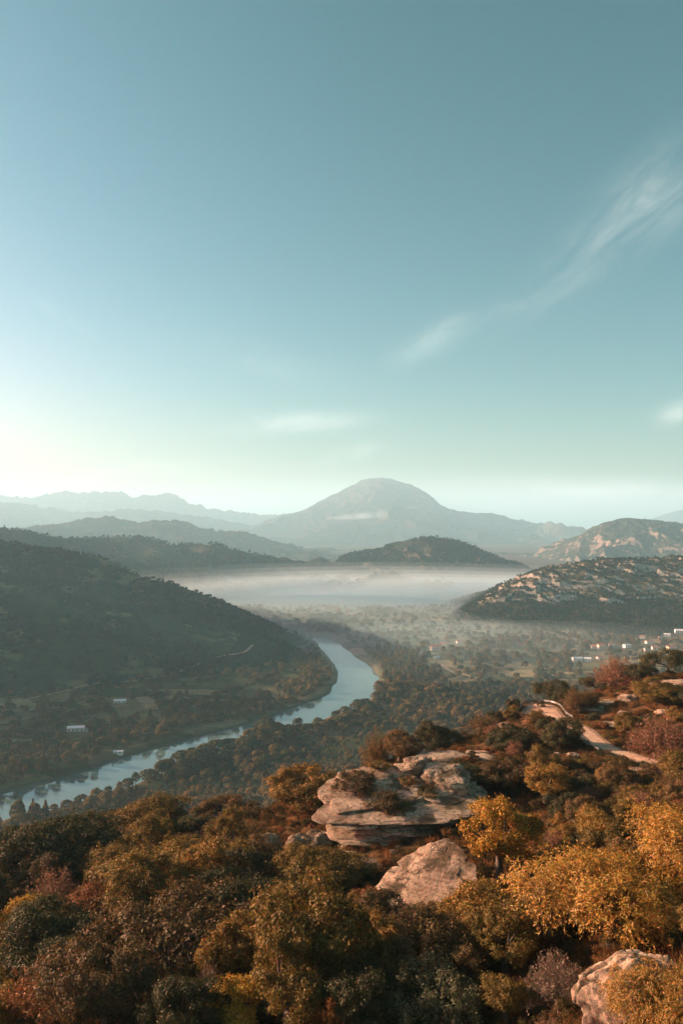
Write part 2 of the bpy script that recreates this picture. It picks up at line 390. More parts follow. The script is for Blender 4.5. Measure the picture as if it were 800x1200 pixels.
def rock_mat():
    m, t, out = new_mat('sandstone with lichen')
    tc = nd(t, 'ShaderNodeTexCoord'); g = pos(t); P = g.outputs['Position']
    n1 = noise(t, 0.35, 6, 0.65, P); n2 = noise(t, 2.2, 6, 0.7, P); n3 = noise(t, 9.0, 5, 0.7, P)
    mp = nd(t, 'ShaderNodeMapping', {0: P, 2: (0.10, -0.16, 0), 3: (0.22, 0.22, 2.6)})
    st = noise(t, 1.0, 6, 0.62, mp.outputs[0], 0.4)
    col = ramp(t, st, [(0.28, c4((0.19, 0.115, 0.072))), (0.44, c4((0.40, 0.295, 0.20))), (0.58, c4((0.54, 0.415, 0.295))), (0.75, c4((0.42, 0.315, 0.215)))])
    col = mixc(t, ss(t, n1, 0.44, 0.62, 0, 0.85), col, c4((0.23, 0.165, 0.115)))
    col = mixc(t, ss(t, n2, 0.52, 0.66, 0, 0.85), col, c4((0.075, 0.062, 0.048)))        # grey lichen and weather stains
    up = nd(t, 'ShaderNodeSeparateXYZ', {0: g.outputs['Normal']}).outputs[2]
    moss = math_(t, 'MULTIPLY', ss(t, n1, 0.50, 0.62), ss(t, up, 0.35, 0.8, 0, 0.7))
    col = mixc(t, moss, col, c4((0.085, 0.070, 0.036)))
    wv = nd(t, 'ShaderNodeVectorMath', {0: nd(t, 'ShaderNodeMapping', {0: P, 1: (3, 1, 0), 2: (0.1, -0.15, 0.2), 3: (0.22, 0.30, 0.75)}).outputs[0], 1: nd(t, 'ShaderNodeVectorMath', {0: nd(t, 'ShaderNodeTexNoise', {'Vector': P, 'Scale': 0.8, 'Detail': 3.0}).outputs[1], 3: 0.9}, operation='SCALE').outputs[0]}, operation='ADD').outputs[0]
    vo = nd(t, 'ShaderNodeTexVoronoi', {'Vector': wv, 'Scale': 0.9}, feature='DISTANCE_TO_EDGE').outputs[0]
    crack = math_(t, 'MAXIMUM', ss(t, vo, 0.0, 0.030), ss(t, noise(t, 0.30, 3, 0.5, P), 0.56, 0.44))
    col = mixc(t, math_(t, 'MULTIPLY', math_(t, 'SUBTRACT', 1.0, crack), ss(t, n1, 0.38, 0.5, 0.1, 0.6)), col, c4((0.09, 0.07, 0.05)))
    st = math_(t, 'ADD', st, math_(t, 'MULTIPLY', crack, 0.55))
    h = math_(t, 'ADD', math_(t, 'MULTIPLY', st, 0.7), math_(t, 'ADD', math_(t, 'MULTIPLY', n2, 0.35), math_(t, 'MULTIPLY', n3, 0.12)))
    b = nd(t, 'ShaderNodeBump', {'Height': h, 'Strength': 0.9, 'Distance': 0.45})
    s = nd(t, 'ShaderNodeBsdfDiffuse', {'Color': col, 'Roughness': 0.9, 'Normal': b.outputs[0]})
    t.links.new(s.outputs[0], out.inputs[0]); return m
def leaf_mat(name, translucent=0.3, gloss=0.015, spread=0.5):
    """leaves take their tree's own colour (object colour) with variation from leaf to leaf"""
    m, t, out = new_mat(name)
    oi = nd(t, 'ShaderNodeObjectInfo'); g = pos(t)
    rnd = g.outputs['Random Per Island']
    v = nd(t, 'ShaderNodeMapRange', {0: rnd, 3: 1 - spread, 4: 1 + spread}).outputs[0]
    hs = nd(t, 'ShaderNodeHueSaturation', {'Hue': nd(t, 'ShaderNodeMapRange', {0: math_(t, 'FRACT', math_(t, 'MULTIPLY', rnd, 17.3)), 3: 0.482, 4: 0.522}).outputs[0], 'Saturation': 1.0, 'Value': v, 'Color': oi.outputs['Color']})
    d = nd(t, 'ShaderNodeBsdfDiffuse', {'Color': hs.outputs[0]})
    tr = nd(t, 'ShaderNodeBsdfTranslucent', {'Color': hs.outputs[0]})
    mx = nd(t, 'ShaderNodeMixShader', {0: translucent, 1: d.outputs[0], 2: tr.outputs[0]})
    gl = nd(t, 'ShaderNodeBsdfGlossy', {'Color': (1, 1, 1, 1), 'Roughness': 0.55})
    fr = nd(t, 'ShaderNodeMixShader', {0: gloss, 1: mx.outputs[0], 2: gl.outputs[0]})
    t.links.new(fr.outputs[0], out.inputs[0]); return m
def forest_mat(name, stops, translucent=0.25):
    """far foliage: every tree its own colour by its own random number, drifting from stand to stand"""
    m, t, out = new_mat(name)
    oi = nd(t, 'ShaderNodeObjectInfo'); g = pos(t)
    big = noise(t, 0.006, 3, 0.6, oi.outputs['Location'])
    r = math_(t, 'ADD', math_(t, 'MULTIPLY', oi.outputs['Random'], 0.72), math_(t, 'MULTIPLY', math_(t, 'SUBTRACT', big, 0.36), 1.0))
    col = ramp(t, r, stops)
    v = nd(t, 'ShaderNodeMapRange', {0: g.outputs['Random Per Island'], 3: 0.65, 4: 1.35}).outputs[0]
    hs = nd(t, 'ShaderNodeHueSaturation', {'Value': v, 'Color': col})
    d = nd(t, 'ShaderNodeBsdfDiffuse', {'Color': hs.outputs[0]}); tr = nd(t, 'ShaderNodeBsdfTranslucent', {'Color': hs.outputs[0]})
    mx = nd(t, 'ShaderNodeMixShader', {0: translucent, 1: d.outputs[0], 2: tr.outputs[0]})
    t.links.new(mx.outputs[0], out.inputs[0]); return m
def plain_mat(name, col, col2=None, sc=1.0, rough=0.8, metal=0.0, bump=0.0):
    m, t, out = new_mat(name); g = pos(t)
    n = noise(t, sc, 5, 0.6, g.outputs['Position'])
    c = mixc(t, ss(t, n, 0.35, 0.65), c4(col), c4(col2 or tuple(0.7 * v for v in col)))
    ins = {'Base Color': c, 'Roughness': rough, 'Metallic': metal}
    if bump: ins['Normal'] = nd(t, 'ShaderNodeBump', {'Height': n, 'Strength': 0.6, 'Distance': bump}).outputs[0]
    s = nd(t, 'ShaderNodeBsdfPrincipled', ins); t.links.new(s.outputs[0], out.inputs[0]); return m
def volume_mat(name, color, density, aniso):
    m, t, out = new_mat(name)
    v = nd(t, 'ShaderNodeVolumePrincipled', {'Color': c4(color), 'Density': density, 'Anisotropy': aniso})
    t.links.new(v.outputs[0], out.inputs[1]); return m
def water_mat():
    m, t, out = new_mat('river water')
    g = pos(t); P = g.outputs['Position']
    mp = nd(t, 'ShaderNodeMapping', {0: P, 3: (0.25, 0.10, 1)})
    n = noise(t, 1.0, 5, 0.6, mp.outputs[0]); n2 = noise(t, 0.02, 3, 0.5, P)
    b = nd(t, 'ShaderNodeBump', {'Height': n, 'Strength': 0.06, 'Distance': 0.4})
    col = mixc(t, n2, c4((0.065, 0.105, 0.098)), c4((0.085, 0.125, 0.112)))
    s = nd(t, 'ShaderNodeBsdfPrincipled', {'Base Color': col, 'Roughness': ss(t, n2, 0.3, 0.7, 0.05, 0.16), 'IOR': 1.9, 'Normal': b.outputs[0]})
    t.links.new(s.outputs[0], out.inputs[0]); return m

M_GROUND = ground_mat()
M_ROCK = rock_mat()
M_LEAF = leaf_mat('leaves')
M_LEAF_BIG = leaf_mat('broad leaves', 0.35, 0.03, 0.42)
M_FAR = forest_mat('valley foliage', [(0.0, c4((0.036, 0.044, 0.020))), (0.35, c4((0.070, 0.066, 0.028))), (0.62, c4((0.115, 0.085, 0.034))), (0.85, c4((0.15, 0.098, 0.038))), (1.0, c4((0.21, 0.13, 0.045)))])
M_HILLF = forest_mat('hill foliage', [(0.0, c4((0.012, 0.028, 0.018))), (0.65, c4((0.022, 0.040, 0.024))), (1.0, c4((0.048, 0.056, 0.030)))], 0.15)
M_BARK = plain_mat('bark', (0.10, 0.070, 0.048), (0.055, 0.040, 0.030), 3.0, 0.9, 0, 0.05)
M_ROAD = plain_mat('pale road surface', (0.52, 0.335, 0.21), (0.34, 0.22, 0.14), 0.9, 0.85, 0, 0.03)
M_VERGE = plain_mat('road edge gravel', (0.30, 0.20, 0.125), (0.14, 0.09, 0.05), 1.6, 0.85)
M_TRACK = plain_mat('dirt track', (0.30, 0.235, 0.155), (0.20, 0.165, 0.105), 0.05, 0.95)
M_STEEL = plain_mat('galvanised steel', (0.27, 0.265, 0.25), (0.20, 0.195, 0.19), 2.0, 0.45, 0.6)
M_WALL = plain_mat('white plaster', (0.80, 0.76, 0.70), (0.72, 0.68, 0.62), 0.2, 0.85)
M_CREAM = plain_mat('cream plaster', (0.66, 0.54, 0.42), (0.58, 0.47, 0.36), 0.2, 0.85)
M_TILE = plain_mat('terracotta roof', (0.40, 0.15, 0.085), (0.30, 0.11, 0.065), 0.8, 0.85)
M_SHEDROOF = plain_mat('pale sheet roof', (0.70, 0.72, 0.72), (0.62, 0.64, 0.64), 0.3, 0.5)
M_GLASS = plain_mat('dark window', (0.03, 0.035, 0.04), (0.04, 0.045, 0.05), 0.5, 0.2)

# ---------------------------------------------------------------- ground, one sheet to beyond the farthest ridge
rows = np.concatenate([[1.0, 8, 16, 22], np.arange(26, 200, 1.0), np.arange(200, 560, 7.0), np.arange(560, 1500, 5.5), np.arange(1500, 2500, 12), np.geomspace(2500, 33000, 40)])
az = np.radians(np.concatenate([np.linspace(-180, -42, 50), np.linspace(-36, 36, 420), np.linspace(42, 180, 51)[:-1]]))
RR, AA = np.meshgrid(rows, az, indexing='ij')
X = RR * np.sin(AA); Yg = RR * np.cos(AA)
Z = terrain(X, Yg)
far = sstep(RR, 2300, 4200); Z = Z * (1 - far) + (1.0 + 6 * fbm(X, Yg, 900, 3)) * far
Z = np.where(RR > 2200, np.maximum(Z, -4.5), Z)
nr, na = RR.shape
i = np.arange(nr - 1)[:, None] * na; j = np.arange(na)[None]; j2 = (j + 1) % na
Fq = np.stack([i + j, i + na + j, i + na + j2, i + j2], -1).reshape(-1, 4)[:, ::-1]
Vv = np.stack([X, Yg, Z], -1).reshape(-1, 3)
Vv = np.vstack([Vv, [[0, 0, float(Z[0].mean())]]])
cap = np.stack([np.arange(na), (np.arange(na) + 1) % na, np.full(na, len(Vv) - 1)], 1)[:, ::-1]
me = mesh_np('ground', Vv, [Fq, cap], True)
ground = tag(link('ground', me, M_GROUND), kind='structure')

# water: a sheet in the river's channel
L = river; dl = np.gradient(L, axis=0); nl = np.stack([-dl[:, 1], dl[:, 0]], 1) / np.linalg.norm(dl, axis=1)[:, None]
hw = 46.0; cols = np.linspace(-1, 1, 7)
Vw = np.concatenate([np.stack([L[:, 0] + nl[:, 0] * hw * c, L[:, 1] + nl[:, 1] * hw * c, np.zeros(len(L))], 1)[:, None] for c in cols], 1)
n_, m_ = Vw.shape[:2]
def grid_faces(n, m):
    i = np.arange(n - 1)[:, None] * m; j = np.arange(m - 1)[None]
    return np.stack([i + j, i + j + 1, i + m + j + 1, i + m + j], -1).reshape(-1, 4)
water = tag(link('water', mesh_np('water', Vw.reshape(-1, 3), grid_faces(n_, m_), True), water_mat()), kind='structure')

def height_sheet(name, zfun, x0, x1, nx, y0, y1, ny, m, kind='structure'):
    xs = np.linspace(x0, x1, nx); ys = np.linspace(y0, y1, ny)
    Xh, Yh = np.meshgrid(xs, ys, indexing='ij'); Zh = zfun(Xh, Yh)
    Fh = grid_faces(nx, ny)[:, ::-1]
    Zf = Zh.ravel(); keep = (Zf[Fh] > -6).any(1)
    Fh = Fh[keep]
    used = np.unique(Fh); rm = np.full(nx * ny, -1); rm[used] = np.arange(len(used))
    Vh = np.stack([Xh, Yh, Zh], -1).reshape(-1, 3)[used]
    Vh[:, 2] = np.maximum(Vh[:, 2], -12)
    return tag(link(name, mesh_np(name, Vh, rm[Fh], True), m), kind=kind)
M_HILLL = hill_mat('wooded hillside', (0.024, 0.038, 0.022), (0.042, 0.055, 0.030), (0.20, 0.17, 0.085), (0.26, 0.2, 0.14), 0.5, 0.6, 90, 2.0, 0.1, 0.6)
M_HILLR = hill_mat('limestone hillside', (0.055, 0.055, 0.026), (0.11, 0.090, 0.045), (0.22, 0.17, 0.09), (0.46, 0.415, 0.345), 0.72, 0.86, 60, 1.5, 0.22, 0.7)
height_sheet('hill_west', hill_l, -2300, 60, 300, 780, 2350, 200, M_HILLL).name = 'hill'
height_sheet('limestone_hill', hill_r, 180, 1500, 420, 1480, 2650, 330, M_HILLR)

def ridge(name, sil, Y, front, back, m, gully=0.18, sc=None, wig=0.1, nx=260, ny=90, crest_rough=0.012, seed=0.0, base=-8.0, power=1.25, zf_only=False):
    """a mountain ridge standing at distance Y: crest heights along it, flanks cut by gullies"""
    P = np.array([at(px, py, Y) for px, py in sil]); xs = np.linspace(P[0, 0], P[-1, 0], nx)
    # smooth crest: cosine-free monotone interpolation
    cz = np.interp(xs, P[:, 0], P[:, 2]); k = np.hanning(9); k /= k.sum(); cz = np.convolve(np.pad(cz, 4, mode='edge'), k, 'valid')
    H = max(cz.max(), 60); sc = sc or H * 1.4
    yc = Y + wig * front * 2 * fbm(xs, xs * 0 + seed * 77, H * 3.0, 3)
    tt = np.concatenate([-np.linspace(1, 0, int(ny * .7)) ** 1.3, np.linspace(0, 1, int(ny * .3) + 1)[1:]])
    T, Xr = np.meshgrid(tt, xs); CZ = cz[:, None]; Yr = yc[:, None] + np.where(T < 0, T * front, T * back)
    a = np.abs(T); prof = (1 - a) ** power
    warp = 0.35 * sc * fbm(Xr + seed * 991, Yr, sc * 1.3, 3)
    gl = ridged(Xr + warp + seed * 313, Yr * 0.55 + warp, sc, 5)
    w = np.sin(np.pi * np.clip(a, 0, 1)) ** 0.8
    Zr = base + (CZ - base) * prof + gully * H * (gl - 0.15) * w + crest_rough * H * 2 * fbm(Xr, Yr, H * 0.12, 4)
    Vr = np.stack([Xr, Yr, Zr], -1).reshape(-1, 3)
    o = tag(link(name, mesh_np(name, Vr, grid_faces(nx, len(tt))[:, ::-1], True), m), kind='structure')
    return o, (xs, tt, Vr.reshape(nx, len(tt), 3))
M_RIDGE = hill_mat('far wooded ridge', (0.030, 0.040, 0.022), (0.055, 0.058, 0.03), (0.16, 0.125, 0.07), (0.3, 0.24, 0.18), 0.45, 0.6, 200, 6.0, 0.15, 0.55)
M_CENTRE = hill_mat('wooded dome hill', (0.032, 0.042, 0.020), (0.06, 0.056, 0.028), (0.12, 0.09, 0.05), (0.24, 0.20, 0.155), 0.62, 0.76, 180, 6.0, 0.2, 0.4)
M_PEAK = hill_mat('mountain slopes', (0.030, 0.046, 0.030), (0.060, 0.066, 0.042), (0.11, 0.10, 0.065), (0.13, 0.115, 0.085), 0.74, 0.92, 1100, 60.0, 0.2, 0.5)
M_CLIFFS = hill_mat('limestone mountain', (0.030, 0.046, 0.030), (0.052, 0.062, 0.038), (0.09, 0.085, 0.055), (0.30, 0.255, 0.21), 0.66, 0.80, 420, 30.0, 0.24, 0.4)

RIDGES = {}
_, RIDGES['back'] = ridge('ridge', [(-420, 612), (-200, 605), (-80, 610), (0, 619), (25, 619), (60, 628), (95, 632), (118, 632), (132, 629), (165, 629), (178, 633), (205, 638), (225, 636), (250, 638), (275, 645), (300, 650), (330, 654), (355, 660), (390, 664), (430, 668), (470, 676), (520, 690)], 3050, 620, 700, M_RIDGE, 0.27, 240, 0.10, 340, 120, 0.022, 1.0)
_, RIDGES['dome'] = ridge('dome_hill', [(320, 690), (345, 676), (375, 668), (392, 661), (402, 652), (420, 647), (445, 643), (463, 635), (478, 632), (500, 630), (520, 631), (540, 635), (560, 643), (580, 653), (600, 661), (615, 668), (640, 676), (690, 688)], 3300, 480, 700, M_CENTRE, 0.30, 190, 0.08, 280, 120, 0.02, 2.0)
ridge('knoll', [(335, 672), (355, 662), (366, 655), (376, 652), (385, 657), (400, 664), (430, 676)], 3650, 260, 260, M_CENTRE, 0.2, 110, 0.08, 80, 50, 0.02, 3.0)
ridge('ridge', [(-300, 622), (-100, 622), (40, 618), (80, 612), (110, 607), (130, 605), (150, 609), (170, 612), (190, 609), (208, 610), (222, 612), (240, 620), (262, 622), (285, 623), (305, 628), (330, 637), (360, 647), (420, 655), (500, 660)], 6300, 1200, 1100, M_RIDGE, 0.22, 330, 0.10, 320, 90, 0.040, 4.0)
ridge('ridge', [(-500, 596), (-200, 592), (-60, 586), (0, 588), (30, 590), (60, 596), (90, 600), (130, 599), (160, 596), (200, 600), (240, 606), (275, 612), (310, 620), (350, 630), (420, 640)], 12500, 2200, 2200, M_RIDGE, 0.2, 730, 0.10, 320, 80, 0.035, 5.0)
ridge('ridge', [(220, 618), (250, 604), (270, 600), (290, 601), (310, 604), (340, 602), (370, 604), (420, 612), (520, 618)], 17000, 2400, 2400, M_RIDGE, 0.2, 940, 0.1, 200, 60, 0.035, 6.0)
ridge('mountain', [(-500, 590), (-250, 575), (-100, 572), (-20, 578), (20, 582), (50, 583), (70, 578), (100, 577), (120, 576), (145, 578), (165, 582), (185, 582), (197, 579), (205, 578), (215, 584), (224, 591), (240, 594), (260, 598), (300, 604), (360, 610)], 16500, 2400, 2400, M_PEAK, 0.2, 1280, 0.1, 340, 70, 0.045, 7.0)
_, RIDGES['peak'] = ridge('mountain', [(270, 625), (310, 612), (340, 603), (355, 599), (370, 591), (382, 584), (395, 577), (410, 569), (425, 563), (437, 560.5), (448, 560), (460, 563), (475, 567), (487, 572), (497, 578), (505, 584), (512, 591), (522, 597), (535, 600), (550, 603), (560, 602), (573, 601), (585, 605), (600, 611), (620, 618), (634, 619), (650, 624), (670, 628), (700, 632), (760, 640)], 13500, 4300, 3300, M_PEAK, 0.22, 1050, 0.06, 460, 190, 0.014, 8.0, power=1.15)
ridge('mountain', [(480, 628), (515, 621), (528, 618), (545, 623), (600, 627), (640, 625), (700, 622), (760, 610), (775, 604), (790, 599), (805, 595), (840, 590), (900, 600)], 21000, 2800, 2800, M_PEAK, 0.2, 1250, 0.1, 160, 60, 0.01, 9.0)
_, RIDGES['cliffs'] = ridge('limestone_mountain', [(590, 690), (620, 670), (640, 656), (655, 645), (668, 635), (682, 626), (695, 618), (705, 613), (718, 609), (732, 607), (750, 608), (775, 610), (800, 613), (840, 612), (900, 606), (1000, 615), (1150, 640)], 5400, 1200, 1100, M_CLIFFS, 0.30, 300, 0.08, 420, 190, 0.02, 10.0)

# ---------------------------------------------------------------- air: one even box of haze round everything, and the fog lying in the valley
def box_mesh(name, lo, hi):
    V = [(x, y, z) for x in (lo[0], hi[0]) for y in (lo[1], hi[1]) for z in (lo[2], hi[2])]
    return mesh_np(name, V, np.array([[0, 1, 3, 2], [4, 6, 7, 5], [0, 4, 5, 1], [2, 3, 7, 6], [0, 2, 6, 4], [1, 5, 7, 3]]))
HAZE_D = 0.74e-4
haze = tag(link('haze', box_mesh('haze', (-34000, -34000, -14), (34000, 34000, 1230)), volume_mat('haze', (0.41, 0.82, 1.0), HAZE_D, 0.18)), kind='stuff')
def fog_bank(loc, rad, dens):
    n = 32; m = 16
    th = np.linspace(0, 2 * np.pi, n, endpoint=False); ph = np.linspace(-np.pi / 2, np.pi / 2, m + 1)[1:-1]
    V = [(math.cos(p) * math.cos(t_), math.cos(p) * math.sin(t_), math.sin(p)) for p in ph for t_ in th] + [(0, 0, -1), (0, 0, 1)]
    Fs = np.array([[a * n + b, a * n + (b + 1) % n, (a + 1) * n + (b + 1) % n, (a + 1) * n + b] for a in range(m - 2) for b in range(n)])
    c0 = np.array([[len(V) - 2, (b + 1) % n, b] for b in range(n)]); c1 = np.array([[len(V) - 1, (m - 2) * n + b, (m - 2) * n + (b + 1) % n] for b in range(n)])
    V = np.array(V) * np.array(rad)
    o = link('fog', mesh_np('fog', V, [Fs, c0, c1], True), volume_mat('fog', (0.70, 0.93, 1.0), dens, 0.3), loc=loc)
    tag(o, kind='stuff'); return o
for k in range(9):
    f_ = k / 8; fog_bank((350 - 230 * f_, 2560 + 60 * f_, 0), (500 + 800 * f_, 350 + 350 * f_, 14 + 96 * f_ ** 1.25), .00260 * (1 - f_) ** 1.3 + .00016)
fog_bank((-450, 2600, 0), (760, 360, 64), 0.0007)
fog_bank((-20, 1930, 0), (520, 600, 40), 0.0012)
fog_bank((250, 1560, 0), (420, 330, 26), 0.0008)
fog_bank((400, 1420, 0), (540, 430, 38), 0.0006)
# a small cloud lying against the mountain's shoulder
for dx, up, rx, rz_ in ((-60, 0, 260, 18), (160, 25, 150, 34), (-240, -14, 180, 14), (90, 18, 130, 24), (330, 40, 90, 46), (-20, 8, 200, 30)):
    o = fog_bank((at(418, 606, 10300)[0] + dx, 10300, at(418, 606, 10300)[2] + up), (rx, 240, rz_ * 1.7), 0.00035); o.name = 'cloud'
# ---------------------------------------------------------------- plant shapes (meshes shared by all copies)
def unit(v): return v / (np.linalg.norm(v, axis=-1, keepdims=True) + 1e-9)
def rdirs(r, n): return unit(r.normal(size=(n, 3)))
def leaves(P, N, A, L, Wd, fold=0.0):
    N = unit(N); A = unit(A - (A * N).sum(1, keepdims=True) * N); B = np.cross(N, A)
    L = np.broadcast_to(np.asarray(L, float), (len(P),))[:, None]; Wd = np.broadcast_to(np.asarray(Wd, float), (len(P),))[:, None]
    V = np.stack([P - A * L * .5, P - A * L * .02 + B * Wd * .5 + N * Wd * fold, P + A * L * .5, P - A * L * .02 - B * Wd * .5 + N * Wd * fold], 1)
    return V.reshape(-1, 3), np.arange(len(P) * 4).reshape(-1, 4)
def tube(pts, rad, sides=6):
    pts = np.array(pts, float); n = len(pts); d = unit(np.gradient(pts, axis=0))
    ref = np.where(np.abs(d[:, 2:3]) > 0.9, np.array([[1., 0, 0]]), np.array([[0., 0, 1]]))
    a = unit(np.cross(d, ref)); b = np.cross(d, a); th = np.linspace(0, 2 * np.pi, sides, endpoint=False)
    rad = np.broadcast_to(np.asarray(rad, float), (n,))
    V = pts[:, None] + rad[:, None, None] * (np.cos(th)[None, :, None] * a[:, None] + np.sin(th)[None, :, None] * b[:, None])
    i = np.arange(n - 1)[:, None] * sides; j = np.arange(sides)[None]; j2 = (j + 1) % sides
    return V.reshape(-1, 3), np.stack([i + j, i + j2, i + sides + j2, i + sides + j], -1).reshape(-1, 4)
def join(parts):
    Vs, Fs, k = [], [], 0
    for V, Fq in parts: Vs.append(V); Fs.append(Fq + k); k += len(V)
    return np.vstack(Vs), np.vstack(Fs)
def limb(r, a, b, r0, r1, sag=0.12, n=5, sides=5):
    t = np.linspace(0, 1, n)[:, None]; a = np.array(a, float); b = np.array(b, float); Ln = np.linalg.norm(b - a)
    mid = r.normal(size=3) * Ln * sag * 0.5 + np.array([0, 0, -Ln * sag * .3])
    return tube(a + (b - a) * t + mid * (4 * t * (1 - t)), np.linspace(r0, r1, n), sides)

def broadleaf(name, seed, Rc, H, th, ncl, per, L, Wd, mat, low=-0.35, flat=1.0, rough=0.28, lean=0.0, outw=0.9, clr=(0.19, 0.33), droop=0.0, slim=1.0):
    r = np.random.default_rng(seed)
    c0 = np.array([0, 0, th + (H - th) * 0.5]); ax = np.array([Rc, Rc * r.uniform(.85, 1.0), (H - th) * 0.5])
    # the crown is several leafy masses of different size, with gaps between them
    nm = r.integers(6, 10); md = rdirs(r, nm); md[:, 2] = np.abs(md[:, 2]) * 1.0 - .25
    mc = c0 + md * ax * r.uniform(.30, .30 + rough * 1.3, nm)[:, None]; mr = r.uniform(.36, .64, nm)
    mc = np.vstack([mc, c0 + np.array([0, 0, .05]) * ax]); mr = np.append(mr, .52)
    wgt = mr ** 2; pick = r.choice(nm + 1, ncl * 4, p=wgt / wgt.sum())
    D = rdirs(r, ncl * 4); cen = mc[pick] + D * ax * (mr[pick] * r.uniform(.70, 1.06, len(D)))[:, None]
    inside = np.zeros(len(D), bool)
    for m_ in range(nm + 1): inside |= (pick != m_) & (np.linalg.norm((cen - mc[m_]) / ax, axis=1) < mr[m_] * .74)
    okd = ~inside & ((cen - c0)[:, 2] / ax[2] > low)
    cen = cen[okd][:ncl]; D = unit(D[okd][:ncl] + .5 * unit((cen - c0) / ax))
    cr = r.uniform(clr[0] * .62, clr[1] * .82, len(D)) * Rc * slim
    Ps, Ns, As = [], [], []
    for c, k, d in zip(cen, cr, D):
        n = int(per * 1.25 * (k / (0.24 * Rc * slim)) ** 2)
        q = unit(r.normal(size=(n, 3)) + 0.55 * d + np.array([0, 0, .25]))
        rad = k * np.where(r.random(n) < .12, r.uniform(1.0, 1.5, n), r.uniform(0.35, 1.08, n) ** 0.6)
        P = c + q * rad[:, None] * np.array([1, 1, .8])
        Ps.append(P); Ns.append(unit(outw * 1.25 * q + r.normal(size=(n, 3)) * 0.42)); As.append(r.normal(size=(n, 3)) + 0.5 * q - np.array([0, 0, droop]))
    tip = unit(cen - c0 + r.normal(size=cen.shape) * .4 * Rc + np.array([0, 0, .5 * Rc])); spr = []
    for c, k, d in zip(cen, cr, tip):
        if r.random() < .55:
            ln = k * r.uniform(1.1, 1.9); t_ = r.uniform(.3, 1, 16)[:, None]; d2 = unit(d + r.normal(size=3) * .3)
            Ps.append(c + d2 * ln * t_ + r.normal(size=(16, 3)) * L * .35); Ns.append(r.normal(size=(16, 3)) + .6 * d); As.append(r.normal(size=(16, 3)) + d2)
    P = np.vstack(Ps); N = np.vstack(Ns); A = np.vstack(As)
    P[:, 2] = np.maximum(P[:, 2], 0.1)
    sz = r.uniform(.5, 1.45, len(P)); V, Fq = leaves(P, N, A, L * sz, Wd * sz * r.uniform(.8, 1.2, len(P)), 0.12)
    crown = mesh_np(name + '_crown', V, Fq)
    crown.materials.append(mat)
    tb = []
    fork = np.array([r.normal() * .2, r.normal() * .2, th + (H - th) * .22]); r0 = 0.045 * H
    tb.append(limb(r, (0, 0, -0.6), fork, r0 * 1.25, r0 * .75, 0.05, 6, 8))
    for k in r.permutation(len(cen))[:16]:
        tb.append(limb(r, fork + r.normal(size=3) * .06, cen[k], r0 * .45, r0 * .08))
    V, Fq = join(tb); trunk = mesh_np(name + '_trunk', V, Fq, True); trunk.materials.append(M_BARK)
    return dict(crown=crown, trunk=trunk, R=Rc, H=H)

def bare(name, seed, Rc, H, nb, leafy=0.0):
    r = np.random.default_rng(seed); br = []; tw = []
    base = np.array([0, 0, 0.0]); pts = []
    for i in range(nb):
        el = np.arcsin(r.uniform(0.12, 1.0)); azm = r.uniform(0, 2 * np.pi)
        rr = r.uniform(.72, 1.05)
        tip = np.array([math.cos(azm) * math.cos(el) * Rc, math.sin(azm) * math.cos(el) * Rc, math.sin(el) * H]) * rr
        b0 = np.array([r.normal() * .10 * Rc, r.normal() * .10 * Rc, r.uniform(0, .25) * H])
        t = np.linspace(0, 1, 5)[:, None]
        pp = b0 + (tip - b0) * t + np.array([0, 0, 1]) * H * .10 * np.sin(np.pi * t) * r.uniform(-.5, 1.2) + r.normal(size=(5, 3)) * .02 * Rc
        (br if i < 24 else tw).append(tube(pp, np.linspace(.012 * H if i < 24 else .006 * H, .0022 * H, 5), 3))
        pts.append((pp, tip - b0))
    P0, P1 = [], []
    for pp, d in pts:
        d = unit(d)
        for s in range(12):
            k = r.uniform(.35, 1.0) * 3.99; a = pp[int(k)] + (pp[min(int(k) + 1, 4)] - pp[int(k)]) * (k % 1)
            q = unit(d + r.normal(size=3) * .65 + np.array([0, 0, .15])); l1 = r.uniform(.10, .24) * Rc
            b = a + q * l1; P0.append(a); P1.append(b)
            for u in range(3):
                a2 = a + q * l1 * r.uniform(.3, 1); q2 = unit(q + r.normal(size=3) * .6); P0.append(a2); P1.append(a2 + q2 * l1 * r.uniform(.4, .8))
    P0 = np.array(P0); P1 = np.array(P1); A = P1 - P0
    V, Fq = leaves((P0 + P1) / 2, r.normal(size=A.shape), A, np.linalg.norm(A, axis=1), 0.0075 * H)
    tw.append((V, Fq))
    if leafy:
        m = r.random(len(P1)) < leafy; Q = P1[m]
        tw.append(leaves(Q, r.normal(size=Q.shape) + unit(Q - np.array([0, 0, H * .3])), r.normal(size=Q.shape), .05 * H * r.uniform(.6, 1.4, len(Q)), .028 * H))
    V, Fq = join(tw); crown = mesh_np(name + '_crown', V, Fq); crown.materials.append(M_LEAF)
    V, Fq = join(br); trunk = mesh_np(name + '_trunk', V, Fq, True); trunk.materials.append(M_BARK)
    return dict(crown=crown, trunk=trunk, R=Rc, H=H)

